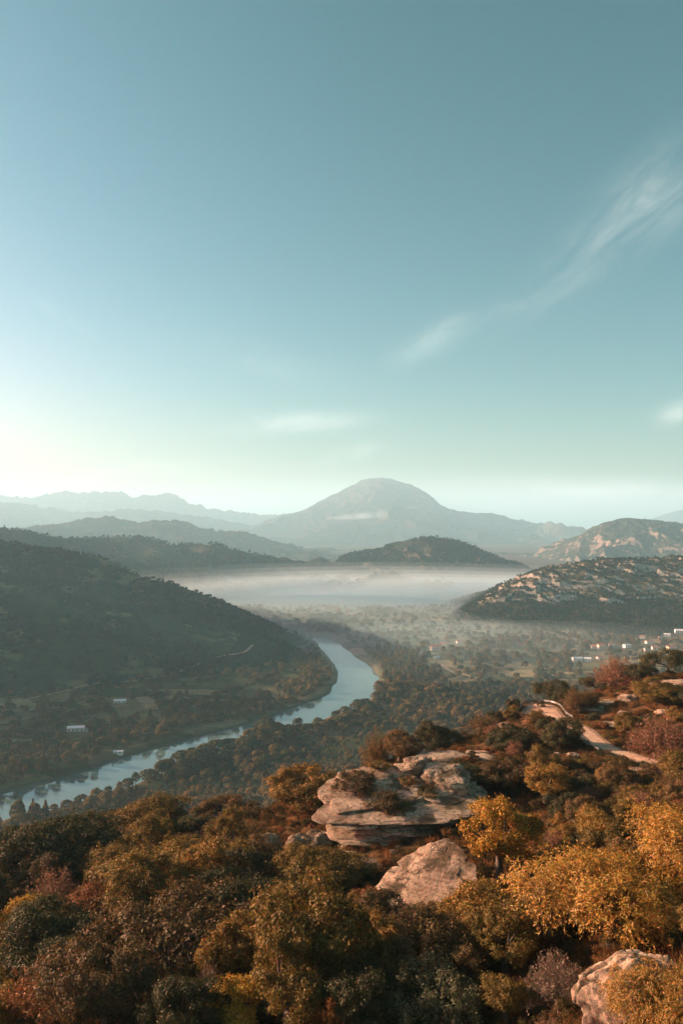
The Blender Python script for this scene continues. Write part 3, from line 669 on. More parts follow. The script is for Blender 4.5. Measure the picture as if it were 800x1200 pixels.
def sprays(name, seed, Rc, H, th, ncl, nsp, nleaf, L, Wd, mat):
    """a crown of hanging sprays of long narrow leaves"""
    r = np.random.default_rng(seed)
    c0 = np.array([0, 0, th + (H - th) * .5]); ax = np.array([Rc, Rc, (H - th) * .5])
    nm = 12; md = rdirs(r, nm); md[:, 2] = np.abs(md[:, 2]) - .3; mc = c0 + md * ax * r.uniform(.40, .82, nm)[:, None]; mr = r.uniform(.22, .46, nm)
    pick = r.choice(nm, ncl * 3, p=mr ** 2 / (mr ** 2).sum()); D = rdirs(r, ncl * 3); cen = mc[pick] + D * ax * (mr[pick] * r.uniform(.6, 1.05, len(D)))[:, None]
    inside = np.zeros(len(D), bool)
    for m_ in range(nm): inside |= (pick != m_) & (np.linalg.norm((cen - mc[m_]) / ax, axis=1) < mr[m_] * .72)
    cen = cen[~inside][:ncl]; D = unit(D[~inside][:ncl] + .4 * unit((cen - c0) / ax))
    Ps, Ns, As = [], [], []
    for c, d in zip(cen, D):
        for s in range(nsp):
            ad = unit(d + r.normal(size=3) * .75 + np.array([0, 0, -.05])); ln = r.uniform(.5, 1.1) * .16 * Rc
            o = c + r.normal(size=3) * .07 * Rc; k = np.linspace(0.1, 1, nleaf)[:, None]
            p = o + ad * ln * k + np.array([0, 0, -1]) * (ln * .35) * k * k
            a = unit(ad * .7 + unit(r.normal(size=(nleaf, 3))) * .8 + np.array([0, 0, -.45]))
            Ps.append(p + a * L * .5); As.append(a); Ns.append(unit(np.array([0, 0, 1.]) * .6 + d * .6 + r.normal(size=(nleaf, 3)) * .5))
    P = np.vstack(Ps); V, Fq = leaves(P, np.vstack(Ns), np.vstack(As), L * r.uniform(.7, 1.25, len(P)), Wd * r.uniform(.75, 1.25, len(P)), .15)
    crown = mesh_np(name + '_crown', V, Fq); crown.materials.append(mat)
    fork = np.array([0, 0, th + (H - th) * .15]); tb = [limb(r, (0, 0, -.8), fork, .05 * H, .03 * H, .04, 6, 8)]
    for k in r.permutation(len(cen))[:26]: tb.append(limb(r, fork, cen[k], .016 * H, .004 * H))
    V, Fq = join(tb); trunk = mesh_np(name + '_trunk', V, Fq, True); trunk.materials.append(M_BARK)
    return dict(crown=crown, trunk=trunk, R=Rc, H=H)

PROTO = {
    'oak': [broadleaf('oak', 11 + k, 5.0, 7.6, .7, 130, 300, .24, .14, M_LEAF, -.55, rough=.42) for k in range(4)],
    'dome': [broadleaf('dome', 31 + k, 5.0, 4.6, .2, 130, 230, .20, .12, M_LEAF, -.25, rough=.18, clr=(.13, .24)) for k in range(2)],
    'slim': [broadleaf('slim', 41 + k, 3.0, 8.0, 1.0, 110, 190, .19, .11, M_LEAF, -.8, rough=.3, clr=(.20, .34), outw=.6) for k in range(3)],
    'gold': [sprays('gold', 51 + k, 5.0, 7.4, .5, 330, 12, 9, .24, .068, M_LEAF_BIG) for k in range(2)],
    'pine': [broadleaf('pine', 61 + k, 4.6, 4.2, .7, 70, 210, .30, .09, M_LEAF, -.25, rough=.3, clr=(.18, .32)) for k in range(2)],
    'bare': [bare('bare', 71 + k, 4.0, 5.2, 150, .18) for k in range(3)],
    'shrub': [broadleaf('shrub', 81 + k, 1.7, 1.7, .05, 40, 95, .12, .075, M_LEAF, -.2, rough=.4, clr=(.22, .40)) for k in range(4)],
    'twig': [bare('twig', 91 + k, 1.8, 1.7, 60, .5) for k in range(2)],
}

_first = {}
def plant(kind, name, loc, s, sz, color, label, cat, group, rz=None):
    """a tree or bush standing on the ground: an Empty with the parts crown and trunk"""
    P = PROTO[kind]; p = P[random.randrange(len(P))]
    root = empty(name, loc, random.uniform(0, 6.28) if rz is None else rz); root.scale = (s, s, sz)
    tag(root, label, cat, group)
    for part in ('crown', 'trunk'):
        o = link(part, p[part], None, root)
        if part == 'crown':
            k = random.uniform(.88, 1.12); o.color = (color[0] * k, color[1] * k, color[2] * k, 1)
        else: o.color = (.1, .07, .05, 1)
    placed.append((float(loc[0]), float(loc[1]), p['R'] * s))
    return root
placed = []
PALETTE = {'olive': (.138, .092, .019), 'darkgreen': (.050, .050, .016), 'golden': (.30, .165, .020), 'yellow': (.36, .21, .028), 'russet': (.19, .082, .026), 'brown': (.125, .078, .026),
           'greygreen': (.135, .125, .060), 'redtwig': (.19, .098, .052), 'greytwig': (.15, .105, .070), 'ochre': (.215, .128, .027), 'darkbrown': (.075, .052, .018)}

# ---------------------------------------------------------------- road along the spur with its guard rail
dr = np.gradient(road_c, axis=0); nrm = np.stack([-dr[:, 1], dr[:, 0]], 1); nrm /= np.linalg.norm(nrm, axis=1)[:, None]
def strip(name, C3, N2, a, b, lift, m, kind='structure', cols=3):
    cs = np.linspace(a, b, cols); Vs = np.stack([np.stack([C3[:, 0] + N2[:, 0] * c, C3[:, 1] + N2[:, 1] * c, C3[:, 2] + lift], 1) for c in cs], 1)
    return tag(link(name, mesh_np(name, Vs.reshape(-1, 3), grid_faces(len(C3), cols), True), m), kind=kind)
road = strip('road', road_c, nrm, -1.4, 1.4, 0.10, M_ROAD, cols=9)
for v in road.data.vertices:
    w_ = 1 + .16 * float(fbm(np.array([v.co.x]), np.array([v.co.y]), 2.2, 3)[0]); i_ = v.index // 9; c_ = road_c[i_]
    v.co.x = c_[0] + (v.co.x - c_[0]) * w_; v.co.y = c_[1] + (v.co.y - c_[1]) * w_; v.co.z += .05 * (1 - abs(v.index % 9 - 4) / 4)
for sd_, (a_, b_) in ((1, (1.3, 2.1)), (-1, (-2.1, -1.3))):
    strip('verge', road_c, nrm, a_, b_, 0.07, M_VERGE, cols=3)
def guard_rail(i0, i1, side, label):
    C3 = road_c[i0:i1 + 1]; N2 = nrm[i0:i1 + 1] * side
    off = 2.5
    pr = [(0, .42), (.05, .50), (0, .58), (.05, .66), (0, .74), (-.05, .74), (-.05, .42)]
    Vs = np.stack([np.stack([C3[:, 0] + N2[:, 0] * (off - o), C3[:, 1] + N2[:, 1] * (off - o), C3[:, 2] + h], 1) for o, h in pr], 1)
    root = empty('guard_rail', (C3[0, 0], C3[0, 1], C3[0, 2])); tag(root, label, 'guard rail', 'guard rails of the hill road')
    V = Vs.reshape(-1, 3) - np.array(root.location)
    link('beam', mesh_np('beam', V, grid_faces(len(C3), len(pr))), M_STEEL, root)
    pm = box_mesh('post', (-.06, -.06, -.5), (.06, .06, .78))
    d = np.concatenate([[0], np.cumsum(np.linalg.norm(np.diff(C3[:, :2], axis=0), axis=1))])
    for s in np.arange(0, d[-1], 2.4):
        q = [np.interp(s, d, C3[:, k]) for k in range(3)]; n = [np.interp(s, d, N2[:, k]) for k in range(2)]
        link('post', pm, M_STEEL, root, (q[0] + n[0] * (off + .12) - root.location[0], q[1] + n[1] * (off + .12) - root.location[1], q[2] - root.location[2]))
guard_rail(0, 16, 1, 'steel guard rail round the outer bend at the top of the hill road')
guard_rail(21, 33, -1, 'straight steel guard rail along the downhill edge of the hill road')

# ---------------------------------------------------------------- rocks
def cube_sphere(n):
    g = np.tan(np.linspace(-1, 1, n + 1) * np.pi / 4); A, B = np.meshgrid(g, g, indexing='ij'); o = np.ones_like(A)
    Vs, Fs, k = [], [], 0
    for f in ([o, A, B], [-o, B, A], [B, o, A], [A, -o, B], [A, B, o], [B, A, -o]):
        Vs.append(np.stack(f, -1).reshape(-1, 3)); Fs.append(grid_faces(n + 1, n + 1) + k); k += (n + 1) ** 2
    V = unit(np.vstack(Vs)); Fc = np.vstack(Fs)
    key = np.round(V * 1e5).astype(np.int64); _, ix, inv = np.unique(key, axis=0, return_index=True, return_inverse=True)
    return V[ix], inv.ravel()[Fc]
def rock(loc, dim, seed, rz=0.0, tilt=(0, 0), n=44, box=2.6, strata=0.07, layers=5.0, rough=0.16, under=0.2, top=1.0, facets=11, label='', group=None, name='boulder', parent=None):
    D, Fc = cube_sphere(n); D = D.copy()
    e = (np.abs(D) ** box).sum(1) ** (-1 / box); P = D * e[:, None]
    s0 = seed * 3.7
    rp = np.random.default_rng(int(seed * 10)); pn = rdirs(rp, facets); pd = rp.uniform(.62, .95, facets)
    for k in range(facets):
        P = P - pn[k] * (np.maximum(0, P @ pn[k] - pd[k]) * .88)[:, None]
    P[:, 2] = np.where(P[:, 2] > 0, np.minimum(P[:, 2], top * (1 - np.exp(-P[:, 2] / top * 1.6))), P[:, 2])
    P *= (1 + rough * 1.6 * fbm3(P, 0.95, 3, s0) + rough * .55 * fbm3(P, 0.33, 3, s0 + 5))[:, None]
    z = P[:, 2]; side = np.clip(1 - np.abs(D[:, 2]) ** 1.5, 0, 1)
    zz = z * layers / 2 + .5 * fbm3(P, 0.8, 3, s0 + 9) * 2 + .35 * P[:, 0]
    f = zz - np.floor(zz); hard = 0.5 + vn3(np.stack([np.floor(zz) * 7.3 + s0, zz * 0 + .5, zz * 0 + .5], 1)) * 1.6
    bed = strata * (sstep(f, 0.0, .18) * (1 - sstep(f, .55, 1.0)) * 1.6 - .6 + hard)
    w = 1 + side * bed
    w *= 1 - under * sstep(-z, -0.25, .9)
    P[:, 0] *= w; P[:, 1] *= w
    P[:, 2] += .05 * fbm3(P, .25, 4, s0 + 2) * (1 - side * .5)
    # vertical joints
    cj = ridged(P[:, 0] * 1.3 + s0, P[:, 1] * 1.3, 0.9, 2)
    P *= (1 - .15 * sstep(cj, .50, .62) * side)[:, None]
    P = P * np.array(dim)
    P += unit(P) * (min(dim) * .035 * fbm3(P, min(dim) * .16, 4, s0 + 4))[:, None]
    cx, sx = math.cos(tilt[0]), math.sin(tilt[0]); cy_, sy = math.cos(tilt[1]), math.sin(tilt[1])
    P = P @ np.array([[1, 0, 0], [0, cx, -sx], [0, sx, cx]]).T @ np.array([[cy_, 0, sy], [0, 1, 0], [-sy, 0, cy_]]).T
    o = link(name, mesh_np(name, P, Fc, True), M_ROCK, None, loc); o.rotation_euler = (0, 0, rz)
    if parent:
        o.parent = parent; return o
    tag(o, label, 'rock', group)
    rocks.append((float(loc[0]), float(loc[1]), max(dim[:2])))
    return o
rocks = []
def rock_at(px, py, w_px, dim_ratio, seed, sink=0.3, **k):
    """a rock whose foot meets the ground at the picture point, w_px wide there"""
    p = hit(px, py); w = w_px * p[1] / F * 0.5; d = (w, w * dim_ratio[0], w * dim_ratio[1])
    return rock((p[0], p[1], p[2] + d[2] * (1 - sink) * .55), d, seed, **k)
main = hit(458, 975); mp_ = main
big = empty('rock_outcrop', (main[0] + 1.6, main[1] + 3, main[2] - 1.0), .06)
tag(big, 'largest pale layered rock outcrop on the slope, undercut and capped with bushes', 'rock')
rocks.append((main[0] + 1.6, main[1] + 3, 9.4))
b = np.array(big.location)
for k, (dx, dy, dz, ax_, ay_, az_, rz_, t0, t1) in enumerate([
        (.6, 1.2, -.8, 6.2, 5.0, 1.6, .10, .02, .03), (.2, .7, .35, 7.3, 5.9, .75, .05, .03, .01), (-.1, .4, 1.2, 8.6, 6.7, .70, .03, .05, -.02), (.2, .6, 1.95, 8.2, 6.2, .55, .0, .05, -.03), (-.1, .2, 2.65, 9.4, 7.0, .68, .0, .06, -.04),
        (.2, .4, 3.35, 9.0, 6.7, .50, -.03, .07, -.05), (.0, .5, 3.95, 9.6, 6.8, .60, -.06, .08, -.06), (-1.2, 1.6, 4.6, 7.8, 5.6, .60, .12, .13, -.09), (-3.6, 2.7, 5.3, 4.4, 3.6, .65, .3, .16, -.13), (5.4, 1.2, 4.4, 3.9, 4.4, .8, -.2, .06, .05), (5.2, -1.6, 2.8, 4.3, 4.2, 1.4, .2, .08, .08)]):
    rock((dx, dy, dz), (ax_, ay_, az_), 1.0 + k * 1.9, rz=rz_, tilt=(t0, t1), n=84, box=3.8, strata=.05, layers=2.0, rough=.15, under=.10, facets=9, name='rock_layer', parent=big)
rock((b[0] + 1.9, b[1] + 3.2, b[2] + 6.7), (1.9, 1.5, 1.5), 2.0, rz=.4, n=40, rough=.22, strata=.05, label='dark rounded boulder perched on the back edge of the largest rock outcrop', group='boulders around the rock outcrop')
rock((b[0] + 6.2, b[1] + 1.4, b[2] + 5.7), (3.2, 2.6, 1.8), 3.0, rz=-.3, n=48, rough=.2, strata=.06, tilt=(.1, .12), label='blocky boulder with a dark cleft on the right shoulder of the largest rock outcrop', group='boulders around the rock outcrop')
rock((b[0] + 4.4, b[1] + 4.2, b[2] + 5.5), (1.7, 1.3, 1.1), 3.5, rz=.9, n=30, rough=.2, strata=.05, label='low pale block between the perched dark boulder and the blocky one', group='boulders around the rock outcrop')
rock_at(352, 1010, 40, (.9, 1.15), 4.0, n=44, strata=.08, rough=.2, tilt=(0, .1), label='upright pale rock standing left of the largest rock outcrop', group='boulders around the rock outcrop')
rock_at(372, 992, 34, (.9, .8), 4.6, n=36, strata=.09, rough=.2, label='small ledge rock between the upright rock and the largest outcrop', group='boulders around the rock outcrop')
rock_at(415, 1016, 84, (.42, .20), 5.0, n=40, strata=.08, rough=.2, rz=-.38, label='low flat rock ledge running below the largest rock outcrop', group='boulders around the rock outcrop')
rock_at(500, 1054, 118, (.80, .24), 6.4, n=90, strata=.07, layers=4, rough=.16, tilt=(.30, -.60), rz=.40, sink=-.35, box=3.4, facets=6, label='smooth sloping pale slab below the largest rock outcrop', group='boulders around the rock outcrop')
rock_at(466, 1078, 42, (.8, .6), 7.0, n=36, strata=.06, rough=.24, label='small dark broken rock in the bushes below the sloping slab', group='boulders around the rock outcrop')
rock_at(316, 1000, 26, (.8, 1.5), 7.5, n=30, strata=.06, rough=.24, label='narrow dark rock left of the upright pale rock', group='boulders around the rock outcrop')
rock_at(520, 893, 60, (.7, .28), 8.0, n=40, strata=.07, rough=.2, label='long low pale slab behind the largest rock outcrop', group='slabs on the spur')
rock_at(566, 890, 34, (.7, .22), 8.5, n=30, strata=.07, rough=.2, label='small flat slab right of the long slab behind the outcrop', group='slabs on the spur')
sr_ = np.random.default_rng(77)
for k in range(34):
    if k < 22: px, py = sr_.uniform(345, 590), sr_.uniform(985, 1020); where_ = 'on the soil in front of the largest rock outcrop'
    else: px, py = sr_.uniform(440, 570), sr_.uniform(1045, 1085); where_ = 'among the bushes below the sloping slab'
    w = sr_.uniform(4, 13); size = 'tiny' if w < 6 else 'small' if w < 9 else 'larger'
    rock_at(px, py, w, (sr_.uniform(.6, 1), sr_.uniform(.45, .8)), 100 + k * 1.7, n=8, rough=.2, strata=.03, rz=sr_.uniform(0, 6), label=f'{size} loose pale stone {where_}', group='loose stones ' + where_, name='stone')
    rocks.pop()
nearrock = hit(730, 1200)
rock((nearrock[0] + .8, nearrock[1] + 1.0, nearrock[2] + .5), (2.9, 2.5, 3.3), 9.0, rz=.3, tilt=(.05, .35), n=80, strata=.06, layers=3.5, rough=.2, under=.1, label='big pale rock jutting out under the golden leafy tree', name='boulder')
for k, (px, py, w, ar, hh, lab) in enumerate([
    (690, 832, 46, .8, .16, 'flat pale slab on the crest beside the bare reddish tree'), (737, 822, 22, .9, .5, 'bright rounded white boulder on the crest above the road'),
    (712, 826, 30, .7, .2, 'pale low slab just left of the bright rounded boulder'), (668, 822, 26, .8, .3, 'pale crest rock behind the top bend of the road'),
    (790, 805, 60, .6, .15, 'broad sandy slab under the dark pines on the crest'), (775, 838, 16, .8, .6, 'small upright pale rock on the slope above the road'),
    (729, 838, 14, .8, .5, 'tiny pale stone between the crest boulder and the road'), (716, 852, 26, .7, .3, 'low pale rock on the uphill side of the road'),
    (591, 852, 14, .9, .6, 'little white boulder alone on the spur left of the road'), (575, 845, 30, .7, .2, 'low pale slab on the spur near the brown bushes'),
    (671, 892, 18, .9, .9, 'pale upright rock below the middle of the road'), (640, 888, 40, .7, .2, 'long shaded slab below the road bend'),
    (560, 886, 30, .7, .3, 'small pale slab on the slope beside the dark bushes'), (748, 905, 28, .6, .25, 'broken pale rock at the lower edge of the road'),
    (798, 896, 18, .8, .8, 'white roadside rock at the lower end of the road')]):
    rock_at(px, py, w, (ar, hh), 20 + k * 1.3, n=24, rough=.25, strata=.06, label=lab, group='rocks of the crest and road slope')

# ---------------------------------------------------------------- the trees and bushes one can tell apart
def put(kind, name, px, bottom, w_px, top, color, label, cat, group):
    p0 = PROTO[kind][0]
    q = hit(px, bottom - 0.16 * w_px)
    wm = w_px * q[1] / F; s = wm / (2 * p0['R'])
    hm = max(((bottom - top) * q[1] / F - .22 * wm) / .95, .42 * wm)
    return plant(kind, name, q, s, hm / p0['H'], PALETTE[color] if isinstance(color, str) else color, label, cat, group)
TREES = [
    ('oak', 'oak_tree', 365, 1205, 150, 1035, 'olive', 'tall olive oak with lumpy crown below the upright pale rock', 'tree'),
    ('oak', 'oak_tree', 378, 1062, 112, 1012, 'olive', 'round olive oak right under the flat rock ledge', 'tree'),
    ('dome', 'oak_tree', 200, 1185, 225, 1072, 'darkbrown', 'broad dark low-domed oak, the widest crown on the slope', 'tree'),
    ('oak', 'oak_tree', 205, 1090, 170, 985, 'olive', 'big olive oak directly behind the broad dark domed oak', 'tree'),
    ('oak', 'oak_tree', 70, 1050, 150, 970, 'darkgreen', 'dark spreading oak at the edge of the slope above the river', 'tree'),
    ('oak', 'oak_tree', 180, 1010, 110, 940, 'olive', 'oak catching sun on the slope edge, river behind it', 'tree'),
    ('slim', 'ash_tree', 24, 1130, 78, 1058, 'yellow', 'small yellow-leaved tree left of the broad domed oak', 'tree'),
    ('slim', 'ash_tree', 105, 1110, 90, 1040, 'russet', 'russet tree between the small yellow tree and big olive oak', 'tree'),
    ('bare', 'maple_tree', 62, 1225, 140, 1125, 'russet', 'rust red bushy tree lowest on the slope, under the yellow one', 'tree'),
    ('slim', 'ash_tree', 272, 1230, 72, 1150, 'yellow', 'small bright yellow tree at the foot of the tall olive oak', 'tree'),
    ('bare', 'bare_tree', 246, 1200, 42, 1132, 'greytwig', 'pale grey leafless sapling beside the small bright yellow tree', 'tree'),
    ('bare', 'bare_tree', 196, 1220, 84, 1150, 'redtwig', 'reddish leafless bush in front of the broad dark domed oak', 'bush'),
    ('dome', 'round_bush', 506, 1225, 120, 1135, 'greygreen', 'grey-green rounded bush lowest in the middle of the slope', 'bush'),
    ('slim', 'ash_tree', 556, 1145, 110, 1040, 'ochre', 'rusty ochre tree below the sloping slab', 'tree'),
    ('slim', 'poplar_tree', 588, 1050, 84, 935, 'golden', 'golden ovate tree with visible trunk right of the largest rock outcrop', 'tree'),
    ('gold', 'chestnut_tree', 715, 1150, 215, 985, 'golden', 'big golden chestnut with long leaves over the jutting pale rock', 'tree'),
    ('gold', 'chestnut_tree', 820, 1090, 170, 935, 'golden', 'golden long-leaved tree at the edge, behind the big golden chestnut', 'tree'),
    ('gold', 'chestnut_tree', 782, 1240, 110, 1115, 'golden', 'low golden branchy tree beside the jutting pale rock', 'tree'),
    ('slim', 'ash_tree', 641, 955, 62, 893, 'ochre', 'round ochre tree alone in the bushes below the road', 'tree'),
    ('oak', 'oak_tree', 352, 962, 84, 898, 'ochre', 'ochre-green oak at the left end of the largest rock outcrop', 'tree'),
    ('oak', 'oak_tree', 508, 880, 54, 838, 'darkgreen', 'dark green oak on the spur behind the long pale slab', 'tree'),
    ('bare', 'bare_tree', 440, 908, 40, 852, 'brown', 'thin brown tree on the spur edge, valley behind it', 'tree'),
    ('slim', 'ash_tree', 468, 905, 46, 858, 'brown', 'brown tree on the spur left of the dark green oak', 'tree'),
    ('oak', 'oak_tree', 600, 890, 56, 850, 'darkgreen', 'dark bush-like oak on the spur below the road top bend', 'tree'),
    ('pine', 'pine_tree', 648, 828, 46, 795, 'darkgreen', 'dark flat-topped pine at the top bend of the road', 'tree'),
    ('pine', 'pine_tree', 664, 836, 36, 808, 'darkgreen', 'dark round pine just right of the flat-topped pine', 'tree'),
    ('bare', 'bare_tree', 722, 815, 60, 768, 'redtwig', 'bare reddish fan-shaped tree on the crest', 'tree'),
    ('pine', 'pine_tree', 783, 800, 60, 762, 'darkgreen', 'largest dark pine on the crest', 'tree'),
    ('pine', 'pine_tree', 750, 808, 40, 778, 'darkgreen', 'dark pine between the bare fan-shaped tree and the largest pine', 'tree'),
    ('pine', 'pine_tree', 700, 808, 40, 790, 'darkgreen', 'low dark pine left of the bare fan-shaped tree', 'tree'),
    ('bare', 'bare_tree', 566, 845, 50, 815, 'brown', 'brown dome-shaped tree on the far end of the spur', 'tree'),
    ('pine', 'pine_tree', 582, 836, 26, 815, 'darkgreen', 'small dark pine beside the brown dome-shaped tree', 'tree'),
    ('oak', 'oak_tree', 655, 888, 50, 845, 'darkgreen', 'dark bush hugging the downhill side of the road', 'bush'),
    ('bare', 'bare_tree', 674, 842, 34, 806, 'brown', 'brown leafless tree on the inside of the road bend', 'tree'),
    ('bare', 'bare_tree', 690, 838, 26, 808, 'brown', 'slim brown leafless tree behind the flat crest slab', 'tree'),
    ('bare', 'bare_tree', 778, 900, 90, 838, 'redtwig', 'large reddish leafless thicket tree above the lower road', 'tree'),
    ('oak', 'oak_tree', 768, 835, 60, 800, 'olive', 'olive oak bush on the slope above the road', 'bush'),
    ('oak', 'oak_tree', 735, 868, 34, 838, 'olive', 'small olive bush close above the road', 'bush'),
    ('oak', 'round_bush', 693, 850, 16, 836, 'darkgreen', 'small round dark bush right at the road edge', 'bush'),
    ('oak', 'oak_tree', 535, 935, 66, 905, 'darkgreen', 'dark bush leaning on the back of the blocky boulder', 'bush'),
    ('oak', 'oak_tree', 596, 935, 70, 890, 'darkbrown', 'dark brown oak behind the golden ovate tree', 'tree'),
    ('oak', 'oak_tree', 440, 1200, 90, 1110, 'olive', 'olive oak filling the hollow right of the tall olive oak', 'tree'),
    ('oak', 'oak_tree', 455, 1120, 80, 1055, 'darkbrown', 'dark oak in front of the small broken rock', 'tree'),
    ('slim', 'ash_tree', 640, 1120, 80, 1050, 'brown', 'brown thin tree left of the big golden chestnut', 'tree'),
    ('bare', 'bare_tree', 655, 1200, 90, 1120, 'greytwig', 'grey tangled leafless bush left of the jutting pale rock', 'bush'),
    ('shrub', 'shrub', 600, 1190, 60, 1150, 'russet', 'red-leaved shrub on the bare earth patch', 'bush'),
    ('oak', 'oak_tree', 290, 1050, 90, 985, 'brown', 'brown oak in the dark hollow left of the outcrop', 'tree'),
    ('oak', 'round_bush', 806, 936, 64, 884, 'olive', 'olive bush hiding the lower end of the road', 'bush'),
    ('shrub', 'round_bush', 776, 915, 36, 892, 'brown', 'brown bush at the lower end of the road', 'bush'),
    ('oak', 'oak_tree', 10, 1010, 80, 958, 'darkgreen', 'outermost dark oak on the slope edge above the river', 'tree'),
    ('oak', 'oak_tree', 260, 985, 80, 940, 'brown', 'brown oak on the slope edge, forest below it', 'tree'),
    ('oak', 'oak_tree', 125, 1000, 80, 955, 'darkgreen', 'dark oak between the spreading oak and the sunlit edge oak', 'tree'),
]
for kd, nm, px, bo, w, tp, col, lab, cat in TREES:
    put(kd, nm, px, bo, w, tp, col, lab, cat, 'distinct trees and bushes of the slope')
# bushes growing on the big outcrop
for dx, dy, dz, s, col, kd, lab in [(-6.2, 0.2, 4.1, 1.6, 'darkbrown', 'shrub', 'broad brown bush on the left end of the outcrop top'), (-4.6, -.4, 4.2, 1.0, 'brown', 'twig', 'thin brown bush beside the broad bush on the outcrop'),
                                    (-2.8, -3.4, 3.5, 1.35, 'darkbrown', 'shrub', 'dark bush hanging at the front lip of the outcrop'), (-1.2, -4.2, 3.1, 1.1, 'olive', 'shrub', 'olive bush just under the front lip of the outcrop'), (-2.6, 3.3, 5.9, .9, 'olive', 'shrub', 'small olive bush at the back of the outcrop top'),
                                    (.9, .4, 5.0, .8, 'brown', 'shrub', 'tiny brown bush at the centre of the outcrop top'), (3.6, .2, 4.9, .9, 'brown', 'twig', 'brown bush under the perched dark boulder'), (2.6, -1.6, 4.3, .8, 'olive', 'shrub', 'little olive bush right of the middle of the outcrop'),
                                    (.8, -6.6, -1.4, 1.3, 'brown', 'twig', 'brown bush in the shade under the outcrop'), (5.0, -6.2, -0.8, 1.4, 'darkbrown', 'shrub', 'dark bush under the right end of the outcrop'), (3.2, -6.9, -1.2, 1.2, 'redtwig', 'twig', 'reddish twiggy bush against the shaded front of the outcrop')]:
    plant(kd, 'shrub', (b[0] + dx, b[1] + dy, b[2] + dz), s, s * .9, PALETTE[col], lab, 'bush', 'bushes on the rock outcrop')

# ---------------------------------------------------------------- the rest of the slope's trees and bushes
def screen(x, y, z): return 400 + F * x / y, HY - F * (z - CAMZ) / y
KEEP = [(372, 896, 575, 1000), (455, 1000, 540, 1062), (330, 965, 375, 1015), (380, 985, 450, 1035), (685, 1120, 800, 1210), (555, 935, 625, 1050), (495, 870, 590, 893), (685, 812, 760, 836)]
_tops = np.array([(-60, 990), (0, 985), (80, 975), (130, 955), (160, 940), (220, 940), (300, 935), (340, 902), (420, 880), (470, 856), (520, 842), (560, 818), (620, 806), (650, 795), (700, 775), (760, 765), (860, 758)], float)
def blocks(q, r, h):
    sx, sy = screen(*q); rp = r * F / q[1]; tp = sy - h * F / q[1] * .95 - rp * .2
    if tp - .12 * h * F / q[1] < np.interp(sx, _tops[:, 0], _tops[:, 1]): return True
    for x0, y0, x1, y1 in KEEP:
        if sx + rp > x0 and sx - rp < x1 and tp < y1 and sy > y0 - 2: return True
    d, par = poly_dist(np.array([q[0]]), np.array([q[1]]), road_c)
    if d[0] < r * .8 + 2.3: return True
    # do not stand between the eye and the road
    for k in range(4, len(road_c)):
        rx, ry = screen(*road_c[k])
        if abs(rx - sx) < rp + 4 and q[1] < road_c[k][1] and tp < ry + 2 and ry < 905: return True
    return False
LAND = [(455, 950, 'largest rock outcrop'), (502, 1030, 'sloping pale slab'), (715, 1170, 'jutting pale rock'), (715, 1060, 'big golden chestnut'), (588, 990, 'golden ovate tree'), (200, 1130, 'broad dark domed oak'), (205, 1035, 'big olive oak'),
        (365, 1130, 'tall olive oak'), (70, 1010, 'dark spreading oak'), (62, 1170, 'rust red bushy tree'), (506, 1180, 'grey-green round bush'), (641, 925, 'round ochre tree'), (722, 790, 'bare fan-shaped tree'), (783, 780, 'largest dark pine'), (648, 812, 'flat-topped pine'),
        (555, 1090, 'rusty ochre tree'), (352, 990, 'upright pale rock'), (508, 860, 'spur-top dark oak'), (778, 870, 'reddish thicket tree'), (690, 862, 'hill road bend'), (655, 865, 'dark roadside bush'), (737, 818, 'bright crest boulder'), (566, 830, 'brown dome-shaped tree'), (24, 1095, 'small yellow tree'), (272, 1190, 'bright yellow tree'), (655, 1160, 'grey tangled bush'), (520, 890, 'long slab')]
def where(px, py):
    d = [math.hypot(px - a, py - b_) for a, b_, _ in LAND]; i = int(np.argmin(d)); a, b_, nm = LAND[i]
    dx, dy = px - a, py - b_
    v = 'above' if dy < -16 else 'below' if dy > 16 else ''; h = 'left' if dx < -16 else 'right' if dx > 16 else ''
    rel = f'{v} and {h} of' if v and h else (v or (h and h + ' of') or 'close against')
    return ('well ' if d[i] > 75 and v + h else '') + f'{rel} the {nm}'
_used = {}
rr = np.random.default_rng(21)
def fill(n_want, tries, kinds, wlo, whi, dens, box):
    made = 0
    for _ in range(tries):
        if made >= n_want: break
        px = rr.uniform(box[0], box[2]); py = rr.uniform(box[1], box[3]); q = hit(px, py)
        if q[1] > 190: continue
        kd, nm, cols, cat, word = kinds[rr.integers(len(kinds))]
        p0 = PROTO[kd][0]; r = rr.uniform(wlo, whi) / 2; s = r / p0['R']; hz = s * rr.uniform(.8, 1.1)
        if any((q[0] - x) ** 2 + (q[1] - y) ** 2 < (dens * (r + R_)) ** 2 for x, y, R_ in placed): continue
        if any((q[0] - x) ** 2 + (q[1] - y) ** 2 < (r * .7 + R_ * .9) ** 2 for x, y, R_ in rocks): continue
        if blocks(q, r, p0['H'] * hz): continue
        col = cols[rr.integers(len(cols))]; cw = {'olive': 'olive', 'darkgreen': 'dark green', 'brown': 'brown', 'darkbrown': 'dark brown', 'russet': 'russet', 'ochre': 'ochre', 'redtwig': 'reddish', 'greytwig': 'greyish', 'greygreen': 'grey-green', 'golden': 'golden', 'yellow': 'yellow'}[col]
        size = 'tiny' if r < .9 else 'small' if r < 1.6 else 'mid-sized' if r < 2.9 else 'large'
        lab = f'{size} {cw} {word} {where(px, py)}'
        if lab in _used and made % 2: continue
        _used[lab] = 1
        plant(kd, nm, q, s, hz, PALETTE[col], lab, cat, f'{word} plants of the slope')
        made += 1
    return made
